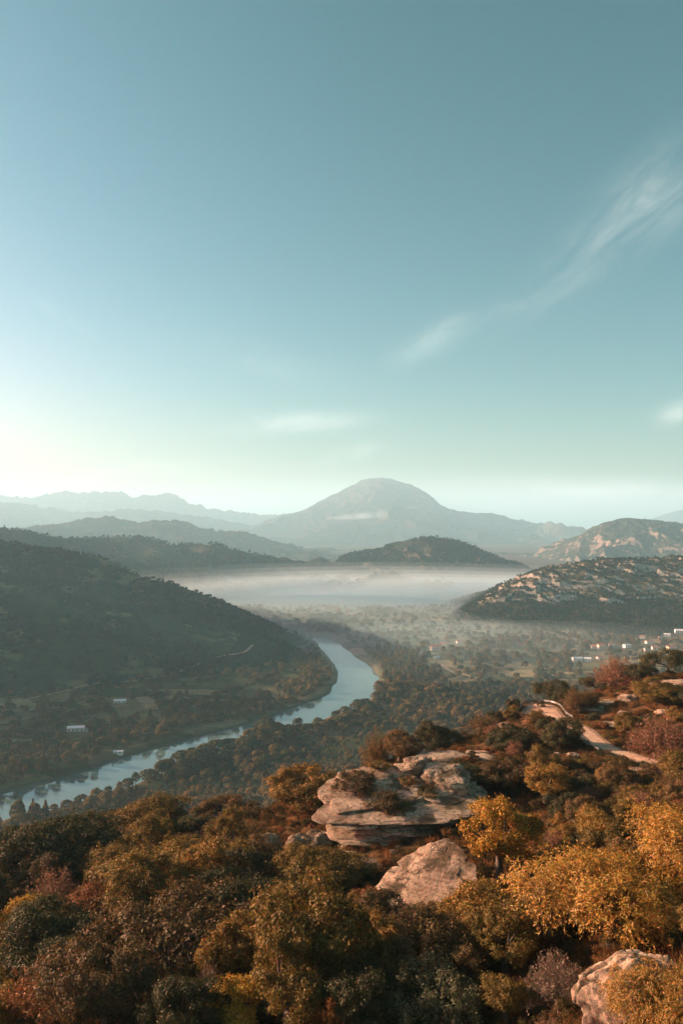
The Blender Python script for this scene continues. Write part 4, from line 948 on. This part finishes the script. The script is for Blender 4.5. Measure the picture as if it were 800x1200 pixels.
OAKS = [('oak', 'oak_tree', ['darkgreen', 'olive', 'darkbrown', 'darkgreen'], 'tree', 'leafy oak'), ('oak', 'oak_tree', ['olive', 'brown', 'ochre'], 'tree', 'leafy oak'), ('slim', 'ash_tree', ['brown', 'ochre', 'olive', 'olive', 'olive', 'ochre'], 'tree', 'upright ash'), ('bare', 'bare_tree', ['brown', 'redtwig'], 'tree', 'thin leafless tree')]
BUSH = [('shrub', 'shrub', ['olive', 'brown', 'darkbrown', 'russet', 'darkgreen'], 'bush', 'low leafy bush'), ('twig', 'twiggy_shrub', ['brown', 'redtwig', 'russet', 'darkbrown'], 'bush', 'low twiggy bush'), ('dome', 'round_bush', ['olive', 'darkgreen', 'darkbrown', 'brown'], 'bush', 'rounded dense bush')]
n1 = fill(60, 2500, OAKS, 5.0, 9.5, .62, (-40, 985, 560, 1235))
n2 = fill(45, 2500, OAKS[:2] + OAKS[3:], 2.6, 5.0, .62, (400, 815, 830, 1000))
n3 = fill(20, 1500, OAKS, 3.0, 5.0, .6, (540, 1000, 840, 1225))
n4 = fill(140, 4000, BUSH, 1.4, 3.4, .5, (400, 815, 830, 1010))
n5 = fill(110, 4000, BUSH, 1.4, 3.2, .5, (-30, 985, 830, 1235))
for k in range(90):
    i_ = random.randrange(3, len(road_c) - 1); sd_ = random.choice((-1, 1)); o_ = random.uniform(1.9, 3.2); q = np.array([road_c[i_][0] + nrm[i_][0] * sd_ * o_, road_c[i_][1] + nrm[i_][1] * sd_ * o_, 0.0])
    q[2] = float(terrain(np.array([q[0]]), np.array([q[1]]))[0]) - .05; s = random.uniform(.28, .62)
    if any((q[0] - x_) ** 2 + (q[1] - y_) ** 2 < (.8 * (R_ + s)) ** 2 for x_, y_, R_ in placed): continue
    sx, sy = screen(*q); col = random.choice(['olive', 'brown', 'darkgreen', 'ochre']); kd = random.choice(['shrub', 'twig', 'shrub'])
    cw = {'olive': 'olive', 'brown': 'brown', 'darkgreen': 'dark green', 'ochre': 'ochre'}[col]; edge = 'uphill' if nrm[i_][0] * sd_ > 0 else 'downhill'
    stretch = 'at its top bend' if i_ < 16 else 'along its middle' if i_ < 32 else 'along its lower end'
    plant(kd, 'roadside_shrub', q, s, s * .85, PALETTE[col], f"little {cw} {'leafy' if kd == 'shrub' else 'twiggy'} shrub on the {edge} edge of the road {stretch}", 'bush', f'{edge} roadside shrubs {stretch}')
print('fill', n1, n2, n3, n4, n5)
# ---------------------------------------------------------------- valley forest: single trees near, one mass beyond
def far_tree(name, seed, Rc, H, n, shape, leaf):
    r = np.random.default_rng(seed); parts = []
    D = rdirs(r, n); z = r.uniform(0, 1, n)
    if shape == 'cone':
        zz = 1 - np.sqrt(r.uniform(0, 1, n)); rad = Rc * (1 - zz) * r.uniform(.6, 1, n) * (1 + .2 * np.sin(zz * 40)); a = r.uniform(0, 6.28, n)
        P = np.stack([rad * np.cos(a), rad * np.sin(a), H * (.08 + .92 * zz)], 1); N = unit(np.stack([np.cos(a), np.sin(a), a * 0 + .6], 1))
    else:
        ms = rdirs(r, 6); ms[:, 2] = abs(ms[:, 2]); mw = r.uniform(-.3, .3, 6)
        D[:, 2] = np.where(D[:, 2] < -.45, -D[:, 2], D[:, 2]); lump = 1 + (np.exp(4 * ((D @ ms.T) - 1)) * mw).sum(1)
        P = D * np.array([Rc, Rc, H * .46]) * (lump * r.uniform(.72, 1.0, n) ** .5)[:, None] + np.array([0, 0, H * .54]); N = D
    parts.append(leaves(P, unit(N + r.normal(size=P.shape) * .45), r.normal(size=P.shape), leaf * r.uniform(.7, 1.3, n), leaf * .7))
    parts.append(tube([(0, 0, -1), (0, 0, H * .5)], [.035 * H, .015 * H], 4))
    V, Fq = join(parts); return mesh_np(name, V, Fq)
FAR = [far_tree('round_tree', 1, 4.6, 8.5, 330, 'round', 1.5), far_tree('round_tree', 2, 5.4, 8.0, 360, 'round', 1.6), far_tree('tall_tree', 3, 3.8, 10.5, 330, 'round', 1.4),
       far_tree('conifer', 4, 3.2, 11.0, 300, 'cone', 1.5), far_tree('bush', 5, 3.2, 4.4, 220, 'round', 1.1)]
for me in FAR: me.materials.append(M_FAR)
FARH = [me.copy() for me in FAR]
for me in FARH: me.materials.clear(); me.materials.append(M_HILLF)

def scatter(name, pts, scl, idx, sources, label_kind='stuff'):
    """one object: many small trees set on points by geometry nodes"""
    pts = np.asarray(pts, np.float32); n = len(pts)
    me = bpy.data.meshes.new(name); me.vertices.add(n); me.vertices.foreach_set('co', pts.ravel())
    a = me.attributes.new('scl', 'FLOAT', 'POINT'); a.data.foreach_set('value', np.asarray(scl, np.float32))
    a = me.attributes.new('rot', 'FLOAT', 'POINT'); a.data.foreach_set('value', R.uniform(0, 6.28, n).astype(np.float32))
    a = me.attributes.new('idx', 'INT', 'POINT'); a.data.foreach_set('value', np.asarray(idx, np.int32))
    o = link(name, me); tag(o, kind=label_kind)
    ng = bpy.data.node_groups.new(name, 'GeometryNodeTree')
    ng.interface.new_socket('Geometry', in_out='INPUT', socket_type='NodeSocketGeometry')
    ng.interface.new_socket('Geometry', in_out='OUTPUT', socket_type='NodeSocketGeometry')
    gi = ng.nodes.new('NodeGroupInput'); go = ng.nodes.new('NodeGroupOutput')
    jn = ng.nodes.new('GeometryNodeJoinGeometry')
    for s in reversed(sources):
        oi = ng.nodes.new('GeometryNodeObjectInfo'); oi.inputs['Object'].default_value = s; oi.transform_space = 'ORIGINAL'
        g2 = ng.nodes.new('GeometryNodeGeometryToInstance'); ng.links.new(oi.outputs['Geometry'], g2.inputs[0]); ng.links.new(g2.outputs[0], jn.inputs[0])
    def attr(nm, ty):
        x = ng.nodes.new('GeometryNodeInputNamedAttribute'); x.data_type = ty; x.inputs['Name'].default_value = nm; return x.outputs['Attribute']
    ip = ng.nodes.new('GeometryNodeInstanceOnPoints'); ip.inputs['Pick Instance'].default_value = True
    ng.links.new(gi.outputs[0], ip.inputs['Points']); ng.links.new(jn.outputs[0], ip.inputs['Instance']); ng.links.new(attr('idx', 'INT'), ip.inputs['Instance Index'])
    cx = ng.nodes.new('ShaderNodeCombineXYZ'); ng.links.new(attr('rot', 'FLOAT'), cx.inputs[2])
    ng.links.new(cx.outputs[0], ip.inputs['Rotation']); ng.links.new(attr('scl', 'FLOAT'), ip.inputs['Scale'])
    ng.links.new(ip.outputs[0], go.inputs[0])
    md = o.modifiers.new('scatter', 'NODES'); md.node_group = ng
    return o

def ok_plain(x, y):
    d, _ = poly_dist(x, y, river)
    return d
# near-bank forest (right bank, between the foreground spur and the river)
N = 42000
x = R.uniform(-420, 420, N); y = R.uniform(330, 1120, N); d, _ = poly_dist(x, y, river)
par_x = np.interp(y, river[:, 1][np.argsort(river[:, 1])], river[:, 0][np.argsort(river[:, 1])])
# which bank: compare with the river's line at the same distance along the view
def near_side(x, y):
    """True on the viewer's bank of the river"""
    best = np.full(len(x), 1e18); side = np.zeros(len(x))
    for i in range(len(river) - 1):
        ax, ay = river[i, :2]; bx, by = river[i + 1, :2]; dx, dy = bx - ax, by - ay
        t = np.clip(((x - ax) * dx + (y - ay) * dy) / (dx * dx + dy * dy), 0, 1); dd = np.hypot(x - ax - t * dx, y - ay - t * dy)
        m = dd < best; best[m] = dd[m]; side[m] = ((x - ax) * dy - (y - ay) * dx)[m]
    return side > 0
ns = near_side(x, y)
z = terrain(x, y)
dens = np.clip(.95 + 1.6 * fbm(x + 40, y, 95, 3), .4, 1)
keep = ns & (d > 44) & (z < 120) & (z > 1.0) & (np.abs(x / y) < .50) & (R.random(N) < dens * .9)
x, y, z, d = x[keep], y[keep], z[keep], d[keep]
# thin out to a spacing
def thin(x, y, s):
    cell = {}; out = []
    for i in range(len(x)):
        k = (int(x[i] // s), int(y[i] // s)); bad = False
        for a in (-1, 0, 1):
            for b_ in (-1, 0, 1):
                for j in cell.get((k[0] + a, k[1] + b_), ()):
                    if (x[i] - x[j]) ** 2 + (y[i] - y[j]) ** 2 < s * s: bad = True; break
        if not bad: cell.setdefault(k, []).append(i); out.append(i)
    return np.array(out, int)
k = thin(x, y, 7.0); x, y, z, d = x[k], y[k], z[k], d[k]
scl = R.uniform(.7, 1.35, len(x)) * (1 + .35 * (d < 75)) * np.clip(1 + 1.1 * fbm(x, y, 75, 2), .55, 1.6); idx = R.choice([0, 1, 2, 3, 4], len(x), p=[.36, .28, .18, .06, .12])
# visible ones first: those whose foot is seen over the spur
def seen(x, y, z):
    return (np.abs(x / y) < .45) & ((z + 5 - CAMZ) / y > np.interp(x / y, _tu, _skyline))
order = np.argsort(y); vis = seen(x, y, z)
single = [i for i in order if vis[i]][:290]
srcs = {}
names = {0: 'round_tree', 1: 'round_tree', 2: 'tall_tree', 3: 'conifer', 4: 'valley_bush'}
words_ = {0: 'small round-crowned tree of the forest below the spur, towards the river', 1: 'small spreading tree of the forest below the spur, towards the river', 2: 'small tall-crowned tree of the forest below the spur, towards the river',
          3: 'small pointed conifer of the forest below the spur, towards the river', 4: 'small low bush of the forest below the spur, towards the river'}
for i in single:
    o = link(names[idx[i]], FAR[idx[i]], None, None, (x[i], y[i], z[i])); o.scale = (scl[i],) * 3; o.rotation_euler = (0, 0, R.uniform(0, 6.28))
    tag(o, words_[idx[i]], 'tree' if idx[i] != 4 else 'bush', ['round trees', 'spreading trees', 'tall trees', 'conifers', 'bushes'][idx[i]] + ' of the forest below the spur')
    srcs.setdefault(int(idx[i]), o)
for t_ in range(5):
    if t_ not in srcs:
        i = np.nonzero(idx == t_)[0][0]; o = link(names[t_], FAR[t_], None, None, (x[i], y[i], z[i])); tag(o, words_[t_], 'tree', 'forest below the spur'); srcs[t_] = o
S = [srcs[t_] for t_ in range(5)]
rest = np.setdiff1d(np.arange(len(x)), single)
scatter('forest', np.stack([x, y, z], 1)[rest], scl[rest], idx[rest], S)
print('near forest', len(x), vis.sum())

# left plain and far bank: lines of trees, copses, thin cover
N = 60000
x = R.uniform(-1000, 760, N); y = R.uniform(640, 2150, N); d, _ = poly_dist(x, y, river); ns = near_side(x, y)
hl = hill_l(x, y); hr = hill_r(x, y); zt = terrain(x, y)
onhill = (hl > zt) & (x < 60); onr = (hr > zt) & (x > 180)
z = zt
cov = .10 + .9 * sstep(fbm(x, y, 120, 4), .05, .22)
cov = np.where((d < 95) & ~ns, 1.0, cov)                       # riverside belts
right = ns & (x > 0)
cov = np.where(right, .14 + .55 * sstep(fbm(x + 500, y, 90, 4), .02, .25), cov)
dark = np.exp(-(((x - 95) / 75) ** 2 + ((y - 1290) / 170) ** 2) * 1.0)  # the dense wood inside the bend
cov = np.maximum(cov, 1.3 * (dark > .45))
# village meadows stay thin
keep = (~onhill) & (~onr) & (d > 42) & (np.abs(x / y) < .53) & (R.random(N) < cov * .62) & (~ns | (x > 20) & (y > 850) | (y > 1400)) & (z > 1)
HP = np.array([_far_hit(px_, py_, lambda x, y: np.maximum(terrain(x, y), np.where(x > 185, hill_r(x, y), -99)), 420, 4000, 1500) for px_, py_ in
    [(510, 762), (519, 757), (511, 772), (538, 754), (676, 775), (688, 775), (702, 772), (704, 761), (697, 760), (734, 759), (767, 761), (786, 762), (795, 742), (752, 748), (760, 754), (781, 746), (92, 856), (141, 823), (139, 883)]])
def by_house(x, y):
    m = np.zeros(len(x), bool)
    for hx_, hy_, _ in HP:
        t_ = hy_ - y; m |= (np.hypot(x - hx_, y - hy_) < 13) | ((np.abs(x - hx_ * y / hy_) < 13) & (t_ > 0) & (t_ < 75))
    return m
track_c = catmull([g0(516, 775, 10), g0(530, 784, 10), g0(548, 788, 10), g0(562, 793, 10), g0(572, 798, 10)], 6)
lroad_c = catmull([g0(-60, 832, 9), g0(0, 824, 9), g0(50, 812, 10), g0(100, 802, 11), g0(150, 796, 12), g0(200, 788, 13), g0(250, 776, 14), g0(285, 770, 15), g0(296, 765, 15)], 6)
dt, _ = poly_dist(x, y, track_c); dl_, _ = poly_dist(x, y, lroad_c)
keep &= (dt > 11) & (dl_ > 10)
x, y, z, d, dk = x[keep], y[keep], z[keep], d[keep], dark[keep]
hx, hy = [], []
for (ax_, ay_), (bx_, by_) in [(g0(-20, 872, 6), g0(130, 830, 6)), (g0(20, 905, 6), g0(180, 850, 6)), (g0(150, 862, 6), g0(110, 815, 6)), (g0(200, 842, 6), g0(170, 800, 6)), (g0(60, 885, 6), g0(40, 845, 6)), (g0(215, 830, 6), g0(330, 790, 6)), (g0(0, 845, 6), g0(150, 808, 6)),
                              (g0(500, 800, 6), g0(590, 780, 8)), (g0(560, 775, 8), g0(640, 765, 12)), (g0(600, 800, 8), g0(690, 782, 12)), (g0(520, 765, 6), g0(660, 750, 14)), (g0(640, 790, 10), g0(620, 755, 12)), (g0(700, 768, 14), g0(790, 750, 18)), (g0(560, 810, 8), g0(560, 770, 8)), (g0(470, 835, 5), g0(560, 812, 6))]:
    L_ = math.hypot(bx_ - ax_, by_ - ay_); t_ = np.arange(0, 1, 8.0 / L_) + R.uniform(0, .004); w_ = 9 * fbm(t_ * L_, t_ * 0 + ax_, 60, 3)
    kp = R.random(len(t_)) < .8; hx.append((ax_ + (bx_ - ax_) * t_ + w_)[kp]); hy.append((ay_ + (by_ - ay_) * t_ + w_)[kp])
# golden trees beside the farm road
lr = lroad_c[:, :2]; s_ = R.random(70) ** .8 * (len(lr) - 1); i_ = s_.astype(int).clip(0, len(lr) - 2); f_ = (s_ - i_)[:, None]; q_ = lr[i_] * (1 - f_) + lr[i_ + 1] * f_
hx.append(q_[:, 0] + R.normal(0, 2, 70)); hy.append(q_[:, 1] + 9 + R.normal(0, 3, 70))
hx = np.concatenate(hx); hy = np.concatenate(hy); hz = terrain(hx, hy); okh = hz > 1
x = np.concatenate([hx[okh], x]); y = np.concatenate([hy[okh], y]); z = np.concatenate([hz[okh], z]); d = np.concatenate([np.full(okh.sum(), 200.), d]); dk = np.concatenate([np.zeros(okh.sum()), dk])
k = thin(x, y, 6.5); x, y, z, d, dk = x[k], y[k], z[k], d[k], dk[k]
idx = R.choice([0, 1, 2, 3, 4], len(x), p=[.32, .26, .20, .10, .12]); idx = np.where((dk > .45), R.choice([2, 3], len(x)), idx)
nk = ~by_house(x, y); x, y, z, idx = x[nk], y[nk], z[nk], idx[nk]
scatter('woodland', np.stack([x, y, z], 1), R.uniform(.5, 1.0, len(x)) ** 1.3 * 1.5, idx, S)
print('plain', len(x))
# hillsides
def hill_cover(name, zf, x0, x1, y0, y1, n, sp, dens_fn, smin, smax, probs, zmin, srcs_):
    x = R.uniform(x0, x1, n); y = R.uniform(y0, y1, n); z = zf(x, y); zt = np.where(y < 2200, terrain(x, y), 2.0)
    k = (z > zt + .5) & (z > zmin) & (np.abs(x / y) < .56) & (R.random(n) < dens_fn(x, y, z)); x, y, z = x[k], y[k], z[k]
    k = thin(x, y, sp); x, y, z = x[k], y[k], z[k]
    i = R.choice(5, len(x), p=probs); scatter(name, np.stack([x, y, z - .4], 1), R.uniform(smin, smax, len(x)), i, srcs_)
    print(name, len(x)); return x, y, z
SH = []
# hillside trees get a darker leaf: first of each kind stands on the western hill
hp = [(-520, 1500), (-500, 1490), (-540, 1480), (-515, 1470), (-530, 1510)]
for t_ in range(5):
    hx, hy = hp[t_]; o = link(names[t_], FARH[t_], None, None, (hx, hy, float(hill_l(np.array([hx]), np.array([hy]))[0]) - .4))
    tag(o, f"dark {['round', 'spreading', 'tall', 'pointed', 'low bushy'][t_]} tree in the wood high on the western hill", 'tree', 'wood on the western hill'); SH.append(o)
def dens_l(x, y, z):
    px, py = screen(x, y, z)
    knoll = np.exp(-(((x + 560) / 80) ** 2 + ((y - 1310) / 34) ** 2)); fld = np.exp(-(((x + 270) / 75) ** 2 + ((y - 1345) / 40) ** 2))
    low = sstep(z, 14, 60)
    c = .06 + 1.0 * sstep(fbm(x, y, 150, 4) + .42 * low, .10, .30)
    return np.clip(c, 0, 1) * (knoll < .3) * (fld < .35)
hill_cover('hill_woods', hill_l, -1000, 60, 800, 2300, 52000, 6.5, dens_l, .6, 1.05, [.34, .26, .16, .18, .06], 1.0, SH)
eps = 3.0
def dens_r(x, y, z):
    sl = np.hypot((hill_r(x + eps, y) - z) / eps, (hill_r(x, y + eps) - z) / eps)
    h = hill_r_base(x, y)
    belt = sstep(h, 9, 17) * (1 - sstep(h, 62, 80))
    top = .55 * sstep(h, 62, 80)
    c = .08 + .95 * belt + top * (.12 + 1.0 * sstep(fbm(x, y, 70, 3), .0, .25))
    return np.clip(c, 0, 1) * (sl < .75)
_dr = dens_r
def dens_r(x, y, z): return _dr(x, y, z) * ~by_house(x, y)
hill_cover('hill_scrub', hill_r, 190, 1200, 1500, 2450, 60000, 5.0, dens_r, .45, .85, [.3, .22, .12, .22, .14], 3.0, SH)
def grid_sampler(G, n):
    xs, tt, V = G; a = R.integers(0, V.shape[0] - 1, n); b_ = R.integers(0, V.shape[1] - 1, n); u = R.random(n)[:, None]; v = R.random(n)[:, None]
    return V[a, b_] * (1 - u) * (1 - v) + V[a + 1, b_] * u * (1 - v) + V[a, b_ + 1] * (1 - u) * v + V[a + 1, b_ + 1] * u * v
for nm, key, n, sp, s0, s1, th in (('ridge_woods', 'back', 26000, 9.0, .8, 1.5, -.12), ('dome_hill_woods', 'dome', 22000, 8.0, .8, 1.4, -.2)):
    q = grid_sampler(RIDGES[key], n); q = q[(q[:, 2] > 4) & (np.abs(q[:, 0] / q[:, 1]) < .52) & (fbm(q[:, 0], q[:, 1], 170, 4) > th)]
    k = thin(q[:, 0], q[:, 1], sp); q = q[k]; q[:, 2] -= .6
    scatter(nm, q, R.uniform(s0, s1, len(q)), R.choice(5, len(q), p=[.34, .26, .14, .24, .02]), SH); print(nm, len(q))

# dirt track and the farm road on the left plain
def flat_strip(name, c2, w, m):
    c2 = np.array(c2)[:, :2]; d_ = np.gradient(c2, axis=0); n_ = np.stack([-d_[:, 1], d_[:, 0]], 1); n_ /= np.linalg.norm(n_, axis=1)[:, None]
    z = np.maximum(terrain(c2[:, 0], c2[:, 1]), np.where(c2[:, 0] < 60, hill_l(c2[:, 0], c2[:, 1]), -99)) + .9
    strip(name, np.column_stack([c2, z]), n_, -w / 2, w / 2, 0, m)
flat_strip('track', track_c, 7.0, M_TRACK); flat_strip('farm_road', lroad_c, 5.5, M_TRACK)

# ---------------------------------------------------------------- houses
def prism(w, d, h, rh, ov=.5):
    x, y = w / 2 + ov, d / 2 + ov
    V = [(-x, -y, h), (x, -y, h), (x, y, h), (-x, y, h), (-x, 0, h + rh), (x, 0, h + rh), (-x, -y, h - .25), (x, -y, h - .25), (x, y, h - .25), (-x, y, h - .25)]
    Fq = [[0, 1, 5, 4], [2, 3, 4, 5], [6, 7, 1, 0], [7, 8, 2, 1], [8, 9, 3, 2], [9, 6, 0, 3], [9, 8, 7, 6]]
    return mesh_np('roof', np.array(V, float), [np.array(Fq), np.array([[3, 0, 4], [1, 2, 5]])])
def house(px, py, w, d, h, rz, wall, roof, label, group, name='house', rh=None, zf=None):
    f = zf or (lambda x, y: np.maximum(terrain(x, y), np.maximum(np.where(x > 185, hill_r(x, y), -99), np.where(x < 60, hill_l(x, y), -99))))
    q = hit(px, py, f, 420, 4000, 2600)
    root = empty(name, q, rz); tag(root, label, 'house' if name == 'house' else 'shed', group)
    # gabled body
    x, y = w / 2, d / 2; rh = rh or d * .24
    V = np.array([(-x, -y, -2), (x, -y, -2), (x, y, -2), (-x, y, -2), (-x, -y, h), (x, -y, h), (x, y, h), (-x, y, h), (-x, 0, h + rh * .93), (x, 0, h + rh * .93)], float)
    Fq = [np.array([[0, 1, 5, 4], [2, 3, 7, 6]]), np.array([[1, 2, 6, 9, 5], [3, 0, 4, 8, 7]])]
    link('wall', mesh_np('wall', V, Fq), wall, root)
    link('roof', prism(w, d, h, rh), roof, root)
    nw = max(2, int(w // 4)); pm = box_mesh('window', (-.6, -.06, -.8), (.6, .06, .8))
    for k in range(nw):
        for zz in ([1.7] if h < 4.5 else [1.7, 4.6]):
            link('window', pm, M_GLASS, root, ((k + .5) / nw * w - w / 2, -y - .03, zz))
    return root
VG = 'houses of the valley village'
house(510, 762, 20, 12, 8.0, .25, M_CREAM, M_TILE, 'big cream house with red roof, nearest the river bend', VG)
house(519, 757, 11, 9, 5.0, -.2, M_WALL, M_TILE, 'small white house just behind the big red-roofed house', VG)
house(511, 772, 9, 7, 3.4, .5, M_WALL, M_SHEDROOF, 'little white house at the start of the dirt track', VG)
house(538, 754, 12, 8, 4.8, .1, M_WALL, M_TILE, 'lone white house on the meadow right of the red-roofed house', VG)
house(676, 775, 16, 9, 5.5, .2, M_WALL, M_SHEDROOF, 'long white house nearest the crest pines', VG)
house(688, 775, 11, 8, 5.0, -.3, M_WALL, M_SHEDROOF, 'smaller white house beside the long white one', VG)
house(702, 772, 9, 7, 3.6, .4, M_WALL, M_TILE, 'small white house right of the white pair', VG)
house(704, 761, 13, 10, 8.5, .1, M_CREAM, M_TILE, 'tall cream house in the middle of the village', VG)
house(697, 760, 13, 9, 5.0, -.2, M_CREAM, M_TILE, 'low cream house left of the tall cream house', VG)
house(734, 759, 13, 8, 5.0, .3, M_WALL, M_SHEDROOF, 'white house alone between the cream houses and the upper terrace', VG)
house(767, 761, 12, 8, 5.0, -.1, M_WALL, M_TILE, 'white house on the terrace below the limestone hill', VG)
house(786, 762, 16, 10, 6.5, .2, M_CREAM, M_TILE, 'cream house with red roof at the end of the terrace', VG)
house(795, 742, 16, 10, 6.0, -.2, M_WALL, M_SHEDROOF, 'bright white house highest under the limestone hill', VG)
for k, (px, py) in enumerate([(752, 748), (744, 752), (760, 754), (772, 749), (781, 746), (726, 764), (716, 757), (756, 763), (776, 756)]):
    house(px, py, 10 + (k % 3) * 2, 7.5, 4.5, .3 * (k % 4) - .4, (M_WALL, M_CREAM)[k % 2], (M_TILE, M_SHEDROOF, M_TILE)[k % 3], ['white', 'cream'][k % 2] + ' little house scattered on the hillside terrace', 'little ' + ['white', 'cream'][k % 2] + ' terrace houses')
house(92, 856, 23, 10, 4.2, .12, M_WALL, M_SHEDROOF, 'long pale metal-roofed shed in the fields across the river', 'farm sheds across the river', 'shed', 1.2)
house(141, 823, 15, 8, 3.2, .1, M_WALL, M_SHEDROOF, 'smaller pale shed close to the farm road', 'farm sheds across the river', 'shed', 1.0)
house(139, 883, 9, 5, 2.2, .05, M_WALL, M_SHEDROOF, 'tiny grey hut on the far river bank', 'farm sheds across the river', 'shed', .6)

# ---------------------------------------------------------------- low growth between the bushes of the slope
def blades(name, seed, n, h, w, spread, bend):
    r = np.random.default_rng(seed); b0 = np.column_stack([r.normal(size=(n, 2)) * spread, np.zeros(n)]); d_ = unit(np.column_stack([r.normal(size=(n, 2)) * bend, np.ones(n)]))
    L_ = h * r.uniform(.5, 1.1, n); V, Fq = leaves(b0 + d_ * L_[:, None] * .5, np.column_stack([r.normal(size=(n, 2)), np.zeros(n)]), d_, L_, w)
    return mesh_np(name, V, Fq)
def low_mat():
    m = forest_mat('dry undergrowth', [(0.0, c4((.035, .034, .014))), (.3, c4((.075, .055, .022))), (.55, c4((.13, .072, .028))), (.75, c4((.19, .085, .035))), (1.0, c4((.24, .15, .06)))], .25); return m
M_LOW = low_mat()
lowp = []
for k in range(3):
    me = blades('grass_tuft', 200 + k, 90, .7, .05, .28, .55); me.materials.append(M_LOW); lowp.append(me)
for k in range(3):
    me = PROTO['shrub'][k]['crown'].copy(); me.materials.clear(); me.materials.append(M_LOW); lowp.append(me)
for k in range(2):
    me = PROTO['twig'][k]['crown'].copy(); me.materials.clear(); me.materials.append(M_LOW); lowp.append(me)
us = []
upx = [(470, 1060), (480, 1075), (440, 1065), (615, 1165), (625, 1060), (560, 1010), (400, 1060), (645, 1010)]
unames = ['grass_tuft'] * 3 + ['low_shrub'] * 3 + ['twiggy_bush'] * 2
for k, me in enumerate(lowp):
    q = hit(*upx[k]); o = link(unames[k], me, None, None, q); sc_ = 1.0 if k < 3 else .5; o.scale = (sc_,) * 3
    tag(o, ['pale grass tuft in the bushes below the outcrop', 'little dry shrub among the lower bushes', 'little twiggy bush among the lower bushes'][0 if k < 3 else 1 if k < 6 else 2], 'grass' if k < 3 else 'bush', unames[k].replace('_', ' ') + 's of the slope'); us.append(o)
N = 30000
u = R.uniform(-.49, .49, N); y = np.exp(R.uniform(math.log(30), math.log(185), N)); x = u * y
z = terrain(x, y); d, _ = poly_dist(x, y, road_c)
k = (d > 2.5) & (R.random(N) < .75) & (z > 130)
for rx, ry, r_ in rocks: k &= ((x - rx) ** 2 + (y - ry) ** 2 > (r_ * .75) ** 2)
x, y, z = x[k], y[k], z[k]; kk = thin(x, y, .62); x, y, z = x[kk], y[kk], z[kk]
bare_ = fbm(x, y, 12, 3) > .22
idx = np.where(R.random(len(x)) < .45, R.integers(0, 3, len(x)), R.integers(3, 8, len(x)))
idx = np.where(bare_, R.integers(0, 3, len(x)), idx)
scl = np.where(idx < 3, R.uniform(.6, 1.3, len(x)), R.uniform(.22, .62, len(x)))
scatter('undergrowth', np.stack([x, y, z - .03], 1), scl, idx, us); print('undergrowth', len(x))
